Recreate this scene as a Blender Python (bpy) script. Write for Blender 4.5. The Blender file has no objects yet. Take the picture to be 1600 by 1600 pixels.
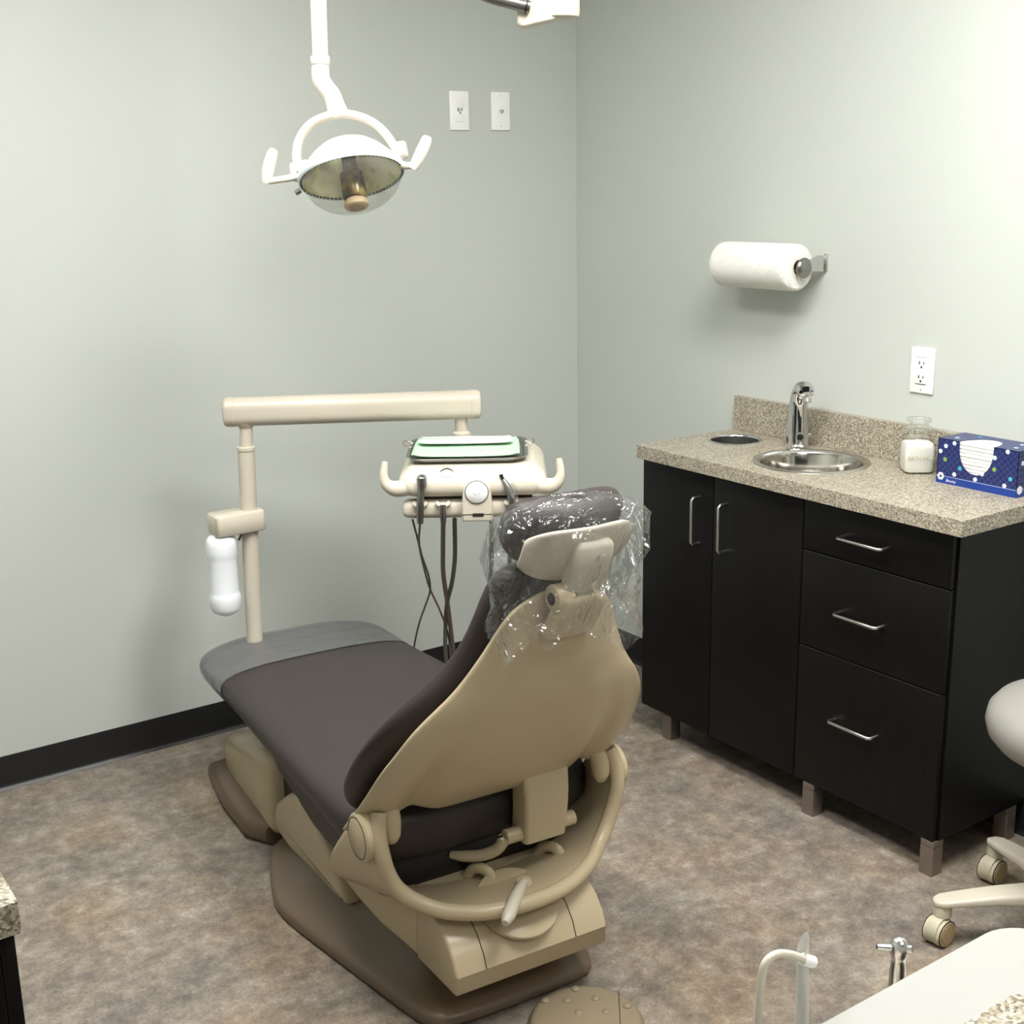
import bpy, bmesh, math, random
from mathutils import Vector, Matrix
random.seed(7)
PI = math.pi
scene = bpy.context.scene
COL = scene.collection

# ------------------------------------------------------------------ materials
def mat(name, color, rough=.5, metal=0., spec=.5, coat=0., trans=0., ior=1.45, emis=None, estr=0., sss=0.):
    m = bpy.data.materials.new(name); m.use_nodes = True
    b = m.node_tree.nodes['Principled BSDF']
    b.inputs['Base Color'].default_value = (*color, 1)
    b.inputs['Roughness'].default_value = rough
    b.inputs['Metallic'].default_value = metal
    b.inputs['Specular IOR Level'].default_value = spec
    b.inputs['Coat Weight'].default_value = coat
    b.inputs['Transmission Weight'].default_value = trans
    b.inputs['IOR'].default_value = ior
    if emis:
        b.inputs['Emission Color'].default_value = (*emis, 1)
        b.inputs['Emission Strength'].default_value = estr
    return m

def nodes(m):
    return m.node_tree, m.node_tree.nodes, m.node_tree.nodes['Principled BSDF']

def ramp(nt, src, stops):
    r = nt.nodes.new('ShaderNodeValToRGB')
    el = r.color_ramp.elements
    while len(el) < len(stops): el.new(.5)
    for e, (p, c) in zip(el, stops):
        e.position = p; e.color = (*c, 1)
    nt.links.new(src, r.inputs['Fac'])
    return r

def noise(nt, scale, detail=4, rough=.5, vec=None, dist=0.):
    n = nt.nodes.new('ShaderNodeTexNoise')
    n.inputs['Scale'].default_value = scale; n.inputs['Detail'].default_value = detail
    n.inputs['Roughness'].default_value = rough; n.inputs['Distortion'].default_value = dist
    if vec is not None: nt.links.new(vec, n.inputs['Vector'])
    return n

def coords(nt, kind='Object'):
    t = nt.nodes.new('ShaderNodeTexCoord'); return t.outputs[kind]

def bump(nt, src, b, strength=.1, dist=.002):
    n = nt.nodes.new('ShaderNodeBump')
    n.inputs['Strength'].default_value = strength; n.inputs['Distance'].default_value = dist
    nt.links.new(src, n.inputs['Height']); nt.links.new(n.outputs['Normal'], b.inputs['Normal'])
    return n

def mixc(nt, fac, a, b, mode='MIX'):
    n = nt.nodes.new('ShaderNodeMix'); n.data_type = 'RGBA'; n.blend_type = mode
    if isinstance(fac, (int, float)): n.inputs[0].default_value = fac
    else: nt.links.new(fac, n.inputs[0])
    for s, i in ((a, 6), (b, 7)):
        if isinstance(s, tuple): n.inputs[i].default_value = (*s, 1)
        else: nt.links.new(s, n.inputs[i])
    return n.outputs[2]

M = {}
# sage wall paint with a light roller texture
m = M['wall'] = mat('sage_wall_paint', (.53, .558, .520), .62, spec=.3)
nt, N, b = nodes(m); c = coords(nt)
n = noise(nt, 240, 2, .6, c); bump(nt, n.outputs['Fac'], b, .12, .001)
M['ceil'] = mat('ceiling_white', (.62, .61, .59), .8)
# mottled vinyl floor
m = M['floor'] = mat('mottled_vinyl', (.3, .25, .2), .42, spec=.35)
nt, N, b = nodes(m); c = coords(nt)
n1 = noise(nt, 7.5, 10, .74, c, .2)
n2 = noise(nt, 24, 9, .76, c, .1)
n3 = noise(nt, 140, 4, .7, c)
n4 = noise(nt, 3.1, 5, .6, c, .1)
r1 = ramp(nt, n1.outputs['Fac'], [(.30, (.085, .072, .064)), (.43, (.165, .139, .118)), (.52, (.235, .195, .155)), (.60, (.32, .28, .235)), (.72, (.49, .46, .41))])
r2 = ramp(nt, n2.outputs['Fac'], [(.30, (.075, .066, .062)), (.42, (.15, .128, .112)), (.53, (.25, .21, .168)), (.62, (.36, .325, .28)), (.74, (.58, .55, .50))])
r4 = ramp(nt, n4.outputs['Fac'], [(.35, (.82, .85, .92)), (.5, (1, 1, 1)), (.65, (1.12, 1.02, .90))])
o = mixc(nt, .55, r1.outputs['Color'], r2.outputs['Color'])
o = mixc(nt, .8, o, r4.outputs['Color'], 'MULTIPLY')
r3 = ramp(nt, n3.outputs['Fac'], [(.35, (.82, .82, .82)), (.5, (1.13, 1.13, 1.12)), (.68, (1.38, 1.36, 1.3))])
o = mixc(nt, .75, o, r3.outputs['Color'], 'MULTIPLY')
nt.links.new(o, b.inputs['Base Color'])
bump(nt, n3.outputs['Fac'], b, .08, .001)
M['rubber_base'] = mat('black_vinyl_base', (.012, .012, .013), .38, spec=.5)
# speckled laminate
def laminate(name, stops, tint=(1, 1, 1)):
    m = mat(name, (.4, .36, .28), .38, spec=.4)
    nt, N, b = nodes(m); c = coords(nt)
    v = nt.nodes.new('ShaderNodeTexVoronoi'); v.inputs['Scale'].default_value = 330; nt.links.new(c, v.inputs['Vector'])
    s = nt.nodes.new('ShaderNodeSeparateColor'); nt.links.new(v.outputs['Color'], s.inputs[0])
    r = ramp(nt, s.outputs[0], stops)
    n = noise(nt, 700, 2, .6, c)
    r2 = ramp(nt, n.outputs['Fac'], [(.35, (.75, .75, .75)), (.65, (1.2, 1.2, 1.2))])
    o = mixc(nt, .6, r.outputs['Color'], r2.outputs['Color'], 'MULTIPLY')
    o = mixc(nt, 1.0, o, tint, 'MULTIPLY')
    nt.links.new(o, b.inputs['Base Color'])
    return m
M['lam'] = laminate('speckled_laminate', [(0, (.12, .098, .066)), (.3, (.25, .215, .158)), (.6, (.38, .337, .262)), (1, (.56, .52, .43))])
# black-brown woodgrain
m = M['wood'] = mat('black_brown_wood', (.007, .006, .0055), .45, spec=.22)
nt, N, b = nodes(m); c = coords(nt)
mp = nt.nodes.new('ShaderNodeMapping'); mp.inputs['Scale'].default_value = (40, 40, 1.5); nt.links.new(c, mp.inputs['Vector'])
n = noise(nt, 6, 5, .6, mp.outputs['Vector'])
r = ramp(nt, n.outputs['Fac'], [(.3, (.0035, .003, .0028)), (.7, (.0075, .0065, .006))])
nt.links.new(r.outputs['Color'], b.inputs['Base Color']); bump(nt, n.outputs['Fac'], b, .06, .001)
M['gap'] = mat('dark_gap', (.002, .002, .002), .9)
M['edge'] = mat('wood_edge_strip', (.03, .03, .033), .45)
# chair plastics
def plastic(name, col, rough=.34, coat=.0):
    m = mat(name, col, rough, spec=.45, coat=coat)
    nt, N, b = nodes(m); c = coords(nt)
    n = noise(nt, 420, 2, .5, c); bump(nt, n.outputs['Fac'], b, .035, .001)
    return m
M['beige'] = plastic('beige_enamel', (.50, .412, .272), .27)
M['cream'] = plastic('cream_enamel', (.60, .55, .455), .28)
M['cream2'] = plastic('warm_cream_post', (.55, .50, .415), .33)
M['lampw'] = plastic('lamp_white', (.68, .64, .57), .3)
M['uph'] = mat('brown_vinyl_upholstery', (.040, .0315, .029), .46, spec=.4)
nt, N, b = nodes(M['uph']); c = coords(nt); n = noise(nt, 500, 3, .6, c); bump(nt, n.outputs['Fac'], b, .08, .001)
M['darkplas'] = mat('dark_brown_plastic', (.018, .0145, .0135), .45)
M['basebrown'] = plastic('brown_base_plastic', (.15, .106, .072), .33)
M['pedal'] = plastic('tan_pedal_plastic', (.25, .20, .13), .5)
M['chrome'] = mat('chrome', (.72, .73, .74), .07, 1.)
M['steel'] = mat('brushed_steel', (.60, .58, .54), .25, 1.)
M['nickel'] = mat('satin_nickel', (.62, .61, .59), .28, 1.)
M['toolmetal'] = mat('tool_metal', (.30, .29, .28), .3, 1.)
M['legmetal'] = mat('leg_metal', (.30, .25, .22), .45, .8)
M['holesteel'] = mat('dull_steel', (.22, .22, .215), .45, 1.)
M['white'] = mat('white_plastic', (.90, .90, .885), .35)
M['paper'] = mat('white_paper', (.88, .87, .83), .85)
M['paper2'] = mat('folded_towel_paper', (.86, .86, .83), .85)
m = M['towel'] = mat('embossed_towel', (.86, .85, .80), .9)
nt, N, b = nodes(m); c = coords(nt)
br = nt.nodes.new('ShaderNodeTexChecker'); br.inputs['Scale'].default_value = 38; nt.links.new(c, br.inputs['Vector'])
w = nt.nodes.new('ShaderNodeTexWave'); w.inputs['Scale'].default_value = 60; w.inputs['Distortion'].default_value = 0; w.bands_direction = 'Y'; nt.links.new(c, w.inputs['Vector'])
w2 = nt.nodes.new('ShaderNodeTexWave'); w2.inputs['Scale'].default_value = 60; w2.bands_direction = 'DIAGONAL'; nt.links.new(c, w2.inputs['Vector'])
mx = nt.nodes.new('ShaderNodeMix'); nt.links.new(br.outputs['Fac'], mx.inputs[0]); nt.links.new(w.outputs['Fac'], mx.inputs[2]); nt.links.new(w2.outputs['Fac'], mx.inputs[3])
bump(nt, mx.outputs[0], b, .5, .003)
M['green'] = mat('green_tray_paper', (.47, .72, .49), .8)
M['slot'] = mat('socket_slot', (.03, .03, .03), .6)
M['ivory'] = mat('outlet_face', (.86, .86, .84), .35)
M['hose'] = mat('grey_hose', (.20, .165, .14), .5)
M['hose2'] = mat('dark_grey_hose', (.15, .14, .115), .5)
M['black'] = mat('black_plastic', (.01, .01, .01), .4)
M['glass'] = mat('clear_glass', (.93, .97, .95), .04, trans=1., ior=1.45)
M['bottle'] = mat('milky_plastic', (.80, .83, .86), .38, spec=.5)
M['salt'] = mat('white_salt', (.93, .92, .86), .95)
nt, N, b = nodes(M['salt']); c = coords(nt); n = noise(nt, 500, 3, .7, c); bump(nt, n.outputs['Fac'], b, .6, .003)
M['tan'] = mat('tan_label_ink', (.52, .46, .30), .7)
M['stoolv'] = mat('grey_stool_vinyl', (.30, .29, .265), .45)
M['wheel'] = plastic('tan_caster', (.40, .30, .16), .45)
M['wheelc'] = plastic('cream_caster', (.52, .48, .36), .4)
M['edgew'] = mat('pale_grey_edge', (.33, .33, .31), .5)
M['navy'] = mat('navy_print', (.013, .024, .115), .32)
nt, N, b = nodes(M['navy']); c = coords(nt)
mp = nt.nodes.new('ShaderNodeMapping'); mp.inputs['Rotation'].default_value = (PI/4, 0, 0); mp.inputs['Scale'].default_value = (1, 1, 1); nt.links.new(c, mp.inputs['Vector'])
v = nt.nodes.new('ShaderNodeTexBrick'); v.inputs['Scale'].default_value = 45; v.offset = 0
v.inputs['Color1'].default_value = (.012, .020, .10, 1); v.inputs['Color2'].default_value = (.010, .017, .085, 1); v.inputs['Mortar'].default_value = (.035, .050, .20, 1)
v.inputs['Mortar Size'].default_value = .045; v.inputs['Brick Width'].default_value = .5; v.inputs['Row Height'].default_value = .5
sx = nt.nodes.new('ShaderNodeSeparateXYZ'); cx = nt.nodes.new('ShaderNodeCombineXYZ')
nt.links.new(mp.outputs['Vector'], sx.inputs[0]); nt.links.new(sx.outputs['Y'], cx.inputs['X']); nt.links.new(sx.outputs['Z'], cx.inputs['Y'])
nt.links.new(cx.outputs[0], v.inputs['Vector']); nt.links.new(v.outputs['Color'], b.inputs['Base Color'])
M['blue'] = mat('bright_blue_band', (.012, .045, .26), .32)
M['prw'] = mat('print_white', (.62, .72, .75), .5)
M['prwarm'] = mat('print_pale', (.78, .80, .84), .5)
M['prg'] = mat('print_green', (.20, .36, .08), .5)
M['prc'] = mat('print_cyan', (.06, .38, .50), .5)
M['prl'] = mat('print_line', (.30, .36, .62), .5)
M['amber'] = mat('amber_bulb_shield', (.16, .10, .03), .2, spec=.6)
nt, N, b = nodes(M['amber']); c = coords(nt); n = noise(nt, 35, 2, .5, c)
r = ramp(nt, n.outputs['Fac'], [(.35, (.035, .025, .012)), (.5, (.13, .085, .02)), (.68, (.34, .26, .06))]); nt.links.new(r.outputs['Color'], b.inputs['Base Color'])
M['pinkcap'] = mat('tan_bulb_cap', (.50, .36, .22), .45)
m = M['reflector'] = mat('gold_reflector', (.68, .62, .34), .3, .45)
nt, N, b = nodes(m); c = coords(nt); n = noise(nt, 25, 3, .5, c)
r = ramp(nt, n.outputs['Fac'], [(.35, (.58, .54, .26)), (.5, (.84, .80, .50)), (.65, (.90, .88, .74))]); nt.links.new(r.outputs['Color'], b.inputs['Base Color'])

def clearfilm(name, tint=(1, 1, 1), gl=.1, rough=.08, bstr=.5, bscale=14, milk=.0, dist=.02, fw=1.0):
    """thin clear film: mostly see-through with a glossy, wrinkled surface"""
    m = bpy.data.materials.new(name); m.use_nodes = True; nt = m.node_tree; nt.nodes.clear()
    out = nt.nodes.new('ShaderNodeOutputMaterial')
    tr = nt.nodes.new('ShaderNodeBsdfTransparent'); tr.inputs[0].default_value = (*tint, 1)
    gls = nt.nodes.new('ShaderNodeBsdfGlossy'); gls.inputs['Roughness'].default_value = rough
    df = nt.nodes.new('ShaderNodeBsdfDiffuse'); df.inputs[0].default_value = (.75, .78, .80, 1)
    c = coords(nt); n = noise(nt, bscale, 3, .55, c, 1.2)
    bp = nt.nodes.new('ShaderNodeBump'); bp.inputs['Strength'].default_value = bstr; bp.inputs['Distance'].default_value = dist
    nt.links.new(n.outputs['Fac'], bp.inputs['Height']); nt.links.new(bp.outputs[0], gls.inputs['Normal'])
    lw = nt.nodes.new('ShaderNodeLayerWeight'); lw.inputs['Blend'].default_value = .35; nt.links.new(bp.outputs[0], lw.inputs['Normal'])
    mu = nt.nodes.new('ShaderNodeMath'); mu.operation = 'MULTIPLY_ADD'; nt.links.new(lw.outputs['Fresnel'], mu.inputs[0]); mu.inputs[1].default_value = fw; mu.inputs[2].default_value = gl; mu.use_clamp = True
    m1 = nt.nodes.new('ShaderNodeMixShader'); m1.inputs[0].default_value = milk; nt.links.new(tr.outputs[0], m1.inputs[1]); nt.links.new(df.outputs[0], m1.inputs[2])
    m2 = nt.nodes.new('ShaderNodeMixShader'); nt.links.new(mu.outputs[0], m2.inputs[0]); nt.links.new(m1.outputs[0], m2.inputs[1]); nt.links.new(gls.outputs[0], m2.inputs[2])
    nt.links.new(m2.outputs[0], out.inputs[0])
    return m
M['film'] = clearfilm('clear_headrest_film', (.98, .985, .985), .05, .06, 1.0, 9, .035, .10, .35)
M['toefilm'] = clearfilm('clear_toe_film', (.93, .96, .98), .10, .16, .7, 14, .13, .02, .6)
M['shield'] = clearfilm('clear_lamp_shield', (.99, .995, .99), .03, .04, .0, 5, .06, .01, .3)
M['tube'] = clearfilm('translucent_tube', (.97, .96, .92), .04, .25, .0, 5, .35, .01, .2)
M['jarglass'] = clearfilm('jar_glass', (.98, .985, .97), .03, .05, .0, 5, .02, .01, .35)

# ------------------------------------------------------------------ geometry
class MB:
    """collects shapes into one bmesh"""
    def __init__(s): s.bm = bmesh.new(); s.mats = []; s.mi = 0
    def m(s, mt):
        if mt not in s.mats: s.mats.append(mt)
        s.mi = s.mats.index(mt); return s
    def _fin(s, verts, faces, X):
        if X is not None: bmesh.ops.transform(s.bm, matrix=X, verts=verts)
        for f in faces: f.material_index = s.mi
    def box(s, cx, cy, cz, sx, sy, sz, bev=0., X=None, seg=2):
        r = bmesh.ops.create_cube(s.bm, size=1.)
        vs = r['verts']
        bmesh.ops.scale(s.bm, vec=(sx, sy, sz), verts=vs)
        bmesh.ops.translate(s.bm, vec=(cx, cy, cz), verts=vs)
        if bev > 0:
            es = list({e for v in vs for e in v.link_edges})
            rr = bmesh.ops.bevel(s.bm, geom=es, offset=min(bev, min(sx, sy, sz)*.49), segments=seg, affect='EDGES', profile=.5)
            vs = list({v for f in rr['faces'] for v in f.verts} | {v for v in vs if v.is_valid})
            vs = s._grow(vs)
        fs = list({f for v in vs for f in v.link_faces})
        s._fin(vs, fs, X); return s
    def _grow(s, vs):
        seen = set(vs); st = list(vs)
        while st:
            v = st.pop()
            for e in v.link_edges:
                o = e.other_vert(v)
                if o not in seen: seen.add(o); st.append(o)
        return list(seen)
    def loft(s, rings, closed=True, caps=True, X=None):
        vr = [[s.bm.verts.new(p) for p in r] for r in rings]
        fs = []; n = len(vr[0])
        for a, c in zip(vr, vr[1:]):
            for i in range(n if closed else n-1):
                j = (i+1) % n
                try: fs.append(s.bm.faces.new((a[i], a[j], c[j], c[i])))
                except ValueError: pass
        if caps and closed:
            for r in (vr[0], vr[-1]):
                try: fs.append(s.bm.faces.new(r))
                except ValueError: pass
        s._fin([v for r in vr for v in r], fs, X); return s
    def lathe(s, prof, n=32, X=None, caps=True):
        rings = []
        for r, z in prof:
            r = max(r, 1e-5)
            rings.append([(r*math.cos(2*PI*i/n), r*math.sin(2*PI*i/n), z) for i in range(n)])
        return s.loft(rings, True, caps, X)
    def cyl(s, p, q, r, n=20, r2=None, bev=0.):
        p, q = Vector(p), Vector(q); L = (q-p).length
        X = Matrix.Translation(p) @ (q-p).to_track_quat('Z', 'Y').to_matrix().to_4x4()
        r2 = r if r2 is None else r2
        if bev: prof = [(r-bev, 0), (r-bev*.3, bev*.3), (r, bev), (r2, L-bev), (r2-bev*.3, L-bev*.3), (r2-bev, L)]
        else: prof = [(r, 0), (r2, L)]
        return s.lathe(prof, n, X)
    def tube(s, pts, r, n=12, smooth=6, X=None, flat=1., up=None):
        P = [Vector(p) for p in pts]
        R = list(r) if hasattr(r, '__len__') else [r]*len(P)
        if smooth > 1 and len(P) > 2:
            Q, RR = [], []
            for i in range(len(P)-1):
                p0 = P[max(i-1, 0)]; p1 = P[i]; p2 = P[i+1]; p3 = P[min(i+2, len(P)-1)]
                for k in range(smooth):
                    t = k/smooth
                    Q.append(.5*((2*p1)+(p2-p0)*t+(2*p0-5*p1+4*p2-p3)*t*t+(3*p1-p0-3*p2+p3)*t**3)); RR.append(R[i]*(1-t)+R[i+1]*t)
            Q.append(P[-1]); RR.append(R[-1]); P, R = Q, RR
        T = [(P[min(i+1, len(P)-1)]-P[max(i-1, 0)]).normalized() for i in range(len(P))]
        u = Vector(up) if up else (Vector((0, 0, 1)) if abs(T[0].z) < .9 else Vector((1, 0, 0)))
        rings = []
        for p, t, rr in zip(P, T, R):
            u = (u - t*u.dot(t)).normalized(); w = t.cross(u)
            rings.append([p + (u*math.cos(2*PI*i/n)*flat + w*math.sin(2*PI*i/n))*rr for i in range(n)])
        return s.loft(rings, True, True, X)
    def prism(s, pts, h, X=None, bev=0., seg=2):
        """polygon in xy extruded 0..h in z"""
        vs = [s.bm.verts.new((x, y, 0)) for x, y in pts]
        f = s.bm.faces.new(vs)
        r = bmesh.ops.extrude_face_region(s.bm, geom=[f])
        nv = [g for g in r['geom'] if isinstance(g, bmesh.types.BMVert)]
        bmesh.ops.translate(s.bm, vec=(0, 0, h), verts=nv)
        allv = vs + nv
        if bev > 0:
            es = [e for e in {e for v in allv for e in v.link_edges} if abs(e.verts[0].co.z-e.verts[1].co.z) < 1e-6]
            rr = bmesh.ops.bevel(s.bm, geom=es, offset=bev, segments=seg, affect='EDGES', profile=.5)
            allv = s._grow(list({v for f_ in rr['faces'] for v in f_.verts}))
        fs = list({f for v in allv for f in v.link_faces})
        s._fin(allv, fs, X); return s
    def grid(s, rows, X=None):
        return s.loft(rows, False, False, X)
    def obj(s, name, parent=None, smooth=True, ang=40, mods=None, loc=None, rot=None):
        bmesh.ops.recalc_face_normals(s.bm, faces=s.bm.faces)
        me = bpy.data.meshes.new(name); s.bm.to_mesh(me); s.bm.free()
        for mt in s.mats: me.materials.append(mt)
        o = bpy.data.objects.new(name, me); COL.objects.link(o)
        if smooth:
            for p in me.polygons: p.use_smooth = True
            me.set_sharp_from_angle(angle=math.radians(ang))
        if parent: o.parent = parent
        if loc: o.location = loc
        if rot: o.rotation_euler = rot
        for t, kw in (mods or []):
            md = o.modifiers.new(t.lower(), t)
            for k, v in kw.items(): setattr(md, k, v)
        return o

def sh(key): return MB().m(M[key])
def tag(o, label, cat, group=None, kind=None):
    o['label'] = label; o['category'] = cat
    if group: o['group'] = group
    if kind: o['kind'] = kind
    return o
def struct(o): o['kind'] = 'structure'; return o
def thing(name, label, cat, loc=(0, 0, 0), rz=0., group=None):
    o = bpy.data.objects.new(name, None); COL.objects.link(o); o.empty_display_size = .05
    o.location = loc; o.rotation_euler = (0, 0, rz); tag(o, label, cat, group); return o
def copy_tree(o, parent=None):
    c = o.copy(); COL.objects.link(c); c.parent = parent
    for ch in list(o.children): copy_tree(ch, c)
    return c
SUB = [('SUBSURF', dict(levels=2, render_levels=2))]
SUB1 = [('SUBSURF', dict(levels=1, render_levels=1))]
def T(x, y, z): return Matrix.Translation((x, y, z))
def RX(a): return Matrix.Rotation(a, 4, 'X')
def RY(a): return Matrix.Rotation(a, 4, 'Y')
def RZ(a): return Matrix.Rotation(a, 4, 'Z')
def rrect(hx, hy, r, n=6):
    pts = []
    for cx, cy, a0 in ((hx-r, hy-r, 0), (-hx+r, hy-r, PI/2), (-hx+r, -hy+r, PI), (hx-r, -hy+r, 3*PI/2)):
        for i in range(n+1):
            a = a0+PI/2*i/n; pts.append((cx+r*math.cos(a), cy+r*math.sin(a)))
    return pts

def text(name, body, size, key, parent, loc, rot, shear=0., align='LEFT'):
    tx = bpy.data.curves.new(name, 'FONT'); tx.body = body; tx.size = size; tx.shear = shear; tx.extrude = .0001; tx.align_x = align
    to = bpy.data.objects.new(name, tx); COL.objects.link(to); bpy.context.view_layer.update()
    me = bpy.data.meshes.new_from_object(to.evaluated_get(bpy.context.evaluated_depsgraph_get())); bpy.data.objects.remove(to)
    me.materials.clear(); me.materials.append(M[key])
    o = bpy.data.objects.new(name, me); COL.objects.link(o); o.parent = parent; o.location = loc; o.rotation_euler = rot; return o

# ------------------------------------------------------------------ room
XL, YF, ZC = -3.15, -4.9, 2.6
sh('floor').box((XL)/2, YF/2, -.025, -XL, -YF, .05).obj('floor', smooth=False)
sh('ceil').box((XL)/2, YF/2, ZC+.025, -XL, -YF, .05).obj('ceiling', smooth=False)
sh('wall').box(XL/2, .05, ZC/2, -XL+.2, .1, ZC).obj('wall_back', smooth=False)
sh('wall').box(.05, YF/2, ZC/2, .1, -YF, ZC).obj('wall_right', smooth=False)
sh('wall').box(XL-.05, YF/2, ZC/2, .1, -YF, ZC).obj('wall_left', smooth=False)
sh('wall').box(-.35, YF-.05, ZC/2, .70, .1, ZC).box(XL/2-.35, YF-.05, 2.35, -XL-.5, .1, .5).obj('wall_front', smooth=False)  # unseen wall, opened wide so that bounced light escapes
for n_ in ('floor', 'ceiling', 'wall_back', 'wall_right', 'wall_left', 'wall_front'): struct(bpy.data.objects[n_])
# cove base: flat face with a curved toe
cove = [(0, 0), (.013, 0), (.012, .002), (.007, .006), (.0045, .013), (.0035, .022), (.003, .09), (.0015, .0955), (0, .0955)]
rings = [[(x, -p, z) for p, z in cove] for x in (XL, -.0)]
struct(sh('rubber_base').loft(rings).obj('baseboard_back', ang=60))
rings = [[(-p, y, z) for p, z in cove] for y in (-.0, YF)]
struct(sh('rubber_base').loft(rings).obj('baseboard_right', ang=60))

# ------------------------------------------------------------------ ceiling lights
PANELS = [(-1.05, -2.25, .30, .60, 'rectangular fluorescent ceiling light near the paper towel wall'),
          (-1.95, -1.50, .30, .60, 'rectangular fluorescent ceiling light above the left of the chair'),
          (-1.6, -4.1, .60, .30, 'rectangular fluorescent ceiling light behind the work counter')]
PW = [33, 25, 13]
for (x, y, hx, hy, lb), pw in zip(PANELS, PW):
    t = thing('ceiling_light', lb, 'ceiling light', (x, y, ZC), group='ceiling light panels')
    o = MB().m(M['white'])
    for a, c_, d, e in ((0, hy-.015, hx*2, .03), (0, -hy+.015, hx*2, .03), (hx-.015, 0, .03, hy*2), (-hx+.015, 0, .03, hy*2)):
        o.box(a, c_, -.012, d, e, .022)
    o.obj('light_frame', t, smooth=False)
    em = mat('lit_diffuser', (.9, .9, .9), .6, emis=(1., .985, .955), estr=pw)
    MB().m(em).box(0, 0, -.008, hx*2-.06, hy*2-.06, .008).obj('diffuser', t, smooth=False)

# ------------------------------------------------------------------ wall plates
def outlet(name, label, loc, rz, kind):
    t = thing(name, label, 'wall plate' if kind == 'cable' else 'outlet', loc, rz)   # local: plate in xz, facing -y
    sh('white').box(0, -.0035, 0, .0699, .006, .1143, .0025).obj('cover_plate', t)
    if kind == 'duplex':
        for z in (.0195, -.0195):
            f = MB().m(M['ivory']); f.prism([(.0172*math.cos(a), max(-.0135, min(.0135, .0172*math.sin(a)))) for a in [2*PI*i/28 for i in range(28)]], .003, T(0, -.006, z) @ RX(PI/2), .0006)
            r = f.obj('receptacle', t)
            s_ = MB().m(M['slot'])
            s_.box(-.0064, -.0092, .003, .0024, .0006, .0085).box(.0064, -.0092, .003, .0022, .0006, .007).cyl((0, -.0088, -.0075), (0, -.0095, -.0075), .0025, 10)
            s_.obj('socket_slots', r, smooth=False)
        sh('nickel').cyl((0, -.006, 0), (0, -.0078, 0), .003, 12).obj('screw', t)
    elif kind == 'decora':
        f = MB().m(M['ivory']).box(0, -.0072, 0, .0335, .003, .067, .001).obj('receptacle', t)
        s_ = MB().m(M['slot'])
        for z in (.019, -.016):
            s_.box(-.0064, -.0091, z, .0028, .0008, .0075).box(.0064, -.0091, z, .0024, .0008, .0065).cyl((0, -.0086, z-.0105), (0, -.0095, z-.0105), .0028, 10)
        s_.box(0, -.0088, .0335, .0335, .0006, .0008).box(0, -.0088, -.0335, .0335, .0006, .0008)
        s_.obj('socket_slots', f, smooth=False)
        sh('nickel').cyl((0, -.006, -.0485), (0, -.0072, -.0485), .0022, 12).obj('screw', t)
    else:
        sh('steel').cyl((0, -.006, 0), (0, -.013, 0), .0055, 6).cyl((0, -.013, 0), (0, -.018, 0), .0042, 16).obj('coax_jack', t)
        for z in (.045, -.045): sh('nickel').cyl((0, -.006, z), (0, -.0072, z), .0022, 12).obj('screw', t)
    return t
outlet('wall_outlet', 'white duplex outlet high on the back wall, left of the cable plate', (-.452, 0, 1.797), 0, 'duplex')
outlet('cable_wall_plate', 'white wall plate with one dark round jack near the room corner', (-.300, 0, 1.798), 0, 'cable')
outlet('wall_outlet', 'white rectangular outlet on the right wall above the candle jar', (0, -1.409, 1.110), -PI/2, 'decora')

# ------------------------------------------------------------------ cabinets under the sink counter
H, TH = .872, .0371
CX, ZB = -.3503, .088             # front plane of doors, underside
def handle(parent, name, p, q, out=.030):
    """bar pull, p..q ends on the front plane"""
    p, q = Vector(p), Vector(q); d = (q-p).normalized(); o = Vector((-out, 0, 0))
    return sh('nickel').tube([p, p+o*.82, p+o+d*.006, q+o-d*.006, q+o*.82, q], .0042, 12, 1).obj(name, parent)
def cab_leg(parent, x, y):
    l = sh('legmetal').box(x, y, .036, .036, .036, .072, .001)
    l.box(x, y, .0805, .036, .036, .0145, .001)
    l.m(M['gap']).box(x, y, .0727, .0345, .0345, .002)
    return l.obj('cabinet_leg', parent, smooth=False)
y0, y1, y2 = -.7536, -1.3525, -1.7872
dc = thing('door_cabinet', 'black-brown sink cabinet with two doors and vertical bar pulls', 'cabinet', (0, 0, 0))
sh('wood').box((CX+.018)/2-.002, (y0+y1)/2, (ZB+H-TH)/2, -CX-.022, y0-y1-.0015, H-TH-ZB-.001).obj('carcass', dc, smooth=False)
ym = -1.0375
for a, c_, hy, lab in ((y0, ym, -.986, 'left door'), (ym, y1, -1.088, 'right door')):
    d = sh('wood').box(CX+.009, (a+c_)/2, (ZB+H-TH)/2-.002, .018, abs(a-c_)-.003, H-TH-ZB-.006, .0012).obj('door', dc)
    handle(d, 'door_handle', (CX, hy, .759), (CX, hy, .631))
for x, y in ((CX+.04, -.842), (-.05, -.842), (-.05, -1.30)): cab_leg(dc, x, y)
wc = thing('drawer_cabinet', 'black-brown cabinet with three drawers at the right end of the sink counter', 'cabinet', (0, 0, 0))
sh('wood').box((CX+.018)/2-.002, (y1+y2)/2, (ZB+H-TH)/2, -CX-.022, y1-y2-.0015, H-TH-ZB-.001).obj('carcass', wc, smooth=False)
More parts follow.
